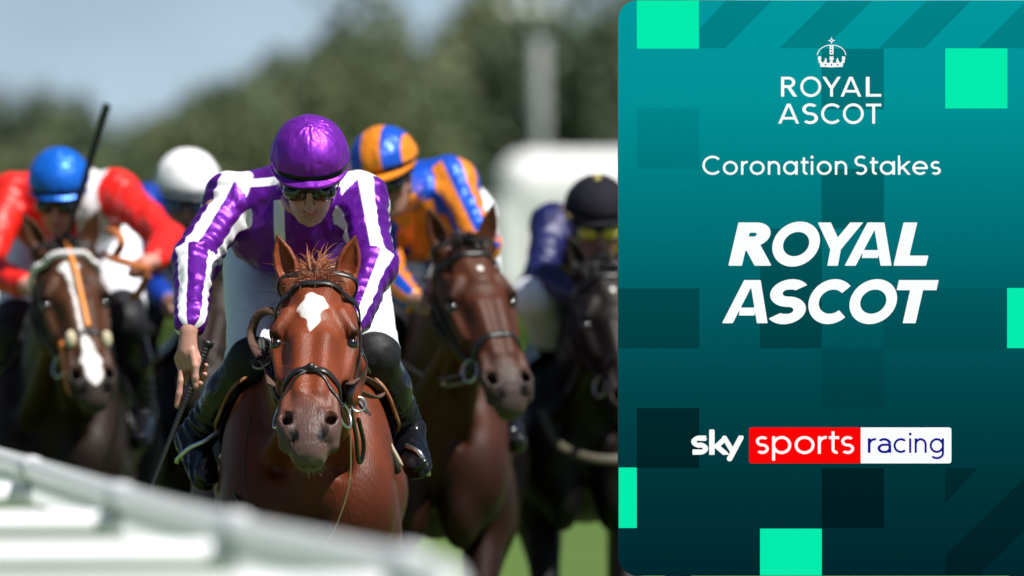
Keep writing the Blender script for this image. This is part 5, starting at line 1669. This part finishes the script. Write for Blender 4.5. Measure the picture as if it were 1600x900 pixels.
J2 = dict(head=P(604, 272, 24.45), pitch=25, yaw=-16, roll=-11, shoulder=[P(592, 328, 24.85), P(704, 284, 24.80)], elbow=[P(606, 436, 24.75), P(752, 384, 24.60)],
          wrist=[P(646, 470, 24.45), P(705, 455, 24.45)], hip=[P(640, 352, 25.45), P(724, 340, 25.45)], knee=[P(604, 505, 24.95), P(752, 512, 24.95)], ankle=[P(588, 640, 25.05), P(792, 640, 25.05)],
          toe=[P(592, 690, 24.9), P(806, 690, 24.9)], hand=[fist((.8, -.6, .0)), fist((-.2, -.9, -.2))], jres=.0095, peak=.040, waist=.84, kneepad=1.05, capscale=1.04)
cap2 = silk('blue_orange_cap_silk', blue, masks=[('orange', orange)], rough=.36, metal=.25)
R2 = Rider('rider in blue and orange silks with striped blue and orange cap', J2, .006, .012, (.38, .20, .14), cap2, silk('blue_orange_silk', blue, masks=[('orange', orange)], rough=.38, metal=.25), {'orange': jm_or}, (.80, .82, .88), M['boot'], None, seed=12,
           cap_masks={'orange': lambda L: (np.cos(5.2 * np.arcsin(np.clip(L[:, 0] / .112, -1, 1)) + .25)) * .012}, brim_mat=mat('orange_peak', orange, .4))

# dark bay with a blaze, on the left
def blaze3(a, b, c):
    w = np.interp(a, [.08, .095, .11, .13, .20, .30, .38, .42, .46, .53, .55], [0, .030, .034, .016, .010, .012, .012, .018, .032, .022, 0])
    cb = np.interp(a, [.08, .38, .5], [-.012, -.006, .004])
    return np.where((a > .08) & (a < .55) & (c > -.06), w - np.abs(b - cb) * (1 + .1 * np.sin(a * 120)), -.03)
H3 = Horse('racehorse', (-1.545, 26.1, 0), 0, .006, .018, (.060, .022, .009), 'dark bay racehorse with white blaze, white beaded browband and orange face strap',
           poll=(.076, -.80, 1.785), theta=42, hyaw=12, hroll=4, blaze=blaze3, muzzle=(.028, .025, .025), ears=((.9, .62, .150), (.9, .55, .145)), headscale=1.05, seed=15, lead=1, dark=(.008, .006, .006), neck_dark=.75)
tack(H3, M['leather'], brow=M['white_bead']); dark_hair(H3.body, H3, 4, bh)
# beads
p0 = [(.040, -112), (.038, -75), (.050, -40), (.056, 0), (.050, 40), (.038, 75), (.040, 112)]
mb = MB()
for i in range(31):
    f = i / 30 * 6; j = min(int(f), 5); t = f - j; a = p0[j][0] * (1 - t) + p0[j + 1][0] * t; an = p0[j][1] * (1 - t) + p0[j + 1][1] * t
    p, d = H3.surf(a, an, .013); uvs(mb, p, (.0115,) * 3, n=8, m=6)
mb.build('browband_beads', M['white_bead'], H3.body)
H3.strap([(-.01, 0), (.06, 0), (.15, 2), (.25, 3), (.35, 4)], .016, .005, 'face_strap', mat('orange_strap', (.80, .25, .03), .5), .014)
for sg in (-1, 1):
    p, d = H3.surf(.385, 4 + sg * 34, .012); mb = MB(); uvs(mb, p, (.018, .018, .030)); mb.build('noseband_fleece', M['fleece'], H3.body)
H3.strap([(.36, -55), (.42, -62), (.48, -75), (.53, -100)], .022, .005, 'orange_strap', mat('orange_strap', (.80, .20, .02), .5), .010)
sadd(H3, M['leather'], mat('white_saddle_cloth', (.7, .7, .72), .7))
red = (.80, .018, .012)
def jm_w3(s, V, A):
    x = (V - A3(s.SM)) @ A3(s.lat); v = (V - A3(s.SM)) @ A3(s.dn)
    return np.where(A['pre'] < -.01, .050 - np.abs(x - .105), -.05)
J3 = dict(head=P(92, 300, 25.75), pitch=30, yaw=-4, roll=2, shoulder=[P(18, 305, 26.2), P(184, 300, 26.15)], elbow=[P(-26, 420, 25.95), P(262, 376, 25.85)],
          wrist=[P(40, 446, 25.65), P(240, 408, 25.55)], hip=[P(66, 360, 26.75), P(170, 360, 26.75)], knee=[P(20, 520, 26.15), P(196, 505, 26.15)], ankle=[P(-16, 640, 26.3), P(222, 640, 26.3)],
          toe=[P(-20, 690, 26.15), P(218, 690, 26.15)], hand=[fist((.8, -.5, -.1)), fist((-.7, -.7, -.2))], jres=.0105, waist=.84, kneepad=.85, capscale=.98, peak=.012)
R3 = Rider('rider in red silks with white panel and shiny blue cap, whip upright in front', J3, .006, .012, (.55, .26, .20), silk('blue_cap_silk', (.008, .14, .68), rough=.34, metal=.3), silk('red_silk', red, masks=[('white', (.75, .75, .78))], rough=.42, metal=.1),
           {'white': jm_w3}, (.80, .82, .88), M['boot'], None, seed=21)
whip([P(84, 442, 25.55), P(168, 163, 25.35)], 'black whip held upright in front of the rider in red', 1, (.010, .008, .010, .013))
mb = MB()
for q_ in ([(236, 420, 25.5), (205, 412, 25.4), (176, 404, 25.45), (160, 395, 25.6)], [(178, 404, 25.5), (190, 380, 25.45), (182, 362, 25.5), (168, 358, 25.6)], [(232, 430, 25.45), (218, 455, 25.5), (205, 468, 25.5)]):
    mb2 = MB(); mb2.tube(bez([H3.local(P(*v)) for v in q_], 20), 0, 8, flat=(.014, .004), up=Vector((.2, -1, .3))); mb2.build('rein', M['orange_rubber'], H3.body)
for q_ in ([(100, 640, 25.5), (92, 600, 25.4), (88, 560, 25.3)], [(170, 500, 25.2), (186, 640, 25.3), (160, 740, 25.5)]):
    mb2 = MB(); mb2.tube(bez([H3.local(P(*v)) for v in q_], 20), .005, 8); mb2.build('lead_cord', M['leather'], H3.body)

# black horse with white-capped rider
H4 = Horse('racehorse', (-1.10, 28.1, 0), 0, .008, .022, (.016, .008, .005), 'very dark racehorse half hidden behind the left arm of the rider in purple',
           poll=(.075, -.80, 1.72), theta=44, hyaw=-8, hroll=-3, muzzle=(.018, .016, .015), ears=((.9, .5, .14), (.9, .5, .14)), headscale=1.03, seed=31, lead=1, dark=(.008, .006, .006))
tack(H4, M['leather']); dark_hair(H4.body, H4, 5, bh, 300); sadd(H4, M['leather'], mat('white_saddle_cloth', (.7, .7, .72), .7))
J4 = dict(head=P(292, 304, 27.6), pitch=24, yaw=4, roll=3, shoulder=[P(226, 322, 28.0), P(356, 322, 28.0)], elbow=[P(214, 420, 27.8), P(372, 420, 27.8)], wrist=[P(262, 470, 27.5), P(330, 470, 27.5)],
          hip=[P(250, 370, 28.6), P(340, 370, 28.6)], knee=[P(222, 510, 28.1), P(400, 510, 28.1)], ankle=[P(214, 630, 28.2), P(420, 630, 28.2)], toe=[P(212, 675, 28.05), P(424, 675, 28.05)],
          hand=[fist((.5, -.8, -.2)), fist((-.5, -.8, -.2))], jres=.012, capscale=1.12, kneepad=.85, peak=.012)
R4 = Rider('rider in royal blue silks with plain white cap and dark tinted goggles', J4, .007, .014, (.30, .16, .11), mat('white_cap_cloth', (.80, .80, .81), .6, .3, var=.03), silk('royal_blue_silk', (.006, .045, .36), rough=.42, metal=.2), {}, (.80, .82, .88), M['boot'], None, lens='lens_blue', seed=33)

# black horse on the right edge, beside the added graphic board
H5 = Horse('racehorse', (.26, 26.7, 0), 0, .007, .020, (.010, .007, .006), 'black racehorse with pale forehead mark, partly hidden by the added graphic board',
           poll=(.055, -.80, 1.72), theta=40, hyaw=10, hroll=4, blaze=lambda a, b, c: np.where((a > .08) & (a < .40) & (c > -.05), np.interp(a, [.08, .11, .15, .4], [-.02, .009, -.01, -.02]) - np.abs(b + .0), -.03),
           muzzle=(.02, .018, .018), ears=((.9, .5, .14), (.9, .5, .14)), headscale=1.05, seed=41, lead=1, dark=(.008, .007, .007))
tack(H5, M['leather']); dark_hair(H5.body, H5, 6, bh, 300); sadd(H5, M['leather'], M['navy'])
mb = MB(); mb.tube(bez([H5.local(P(*v)) for v in ((846, 640, 26.4), (868, 690, 26.25), (915, 714, 26.15), (975, 716, 26.15), (1030, 690, 26.3))], 24), 0, 8, flat=(.016, .004), up=Vector((0, -1, .1))); mb.build('breast_girth', mat('olive_webbing', (.10, .09, .06), .7), H5.body)
def jm_g5(s, V, A):
    x = (V - A3(s.SM)) @ A3(s.sp)
    return np.where(A['pre'] < -.0, np.sin(x * 2 * math.pi / .075 + 1.0) * .012 - .004, -.05)
J5 = dict(head=P(934, 345, 26.25), pitch=22, yaw=2, roll=-2, shoulder=[P(862, 352, 26.7), P(1010, 352, 26.7)], elbow=[P(846, 428, 26.5), P(1060, 420, 26.5)], wrist=[P(900, 462, 26.3), P(985, 470, 26.2)],
          hip=[P(880, 400, 27.3), P(985, 400, 27.3)], knee=[P(836, 466, 26.45), P(1040, 520, 26.7)], ankle=[P(888, 590, 26.75), P(1060, 640, 26.8)], toe=[P(880, 640, 26.65), P(1065, 690, 26.65)],
          hand=[fist((.7, -.7, -.1)), fist((-.5, -.8, -.2))], jres=.011, peak=.03, kneepad=1.6, boottop=.52, capscale=1.08)
R5 = Rider('rider in navy silks with gold hoops, black cap and yellow goggles', J5, .0065, .013, (.26, .15, .11), mat('black_cap_velvet', (.008, .008, .014), .8, .2), silk('navy_silk', (.012, .014, .085), masks=[('gold', (.50, .36, .03))], rough=.45, metal=.1),
           {'gold': jm_g5}, (.80, .82, .88), M['boot'], None, lens='lens_yellow', seed=43, cap_tassel=mat('gold_button', (.50, .40, .10), .4))

# one more pair at the left edge: copies with parts
def copy_tree(o, parent=None):
    c = o.copy(); COL.objects.link(c); c.parent = parent
    for ch in list(o.children): copy_tree(ch, c)
    return c
h6 = copy_tree(H4.body); h6.location = (-2.16, 29.3, 0); h6['label'] = 'dark racehorse mostly outside the picture at the far left edge'
r6 = copy_tree(R4.body); r6.location = (-2.16 + 1.10, 1.2, -.03); r6['label'] = 'rider with pale blue cap cut off by the left edge of the picture'
for ch in r6.children:
    if ch.name.startswith('cap'):
        ch.data = ch.data.copy(); ch.data.materials[0] = mat('pale_blue_cap_cloth', (.50, .58, .68), .6, .3)
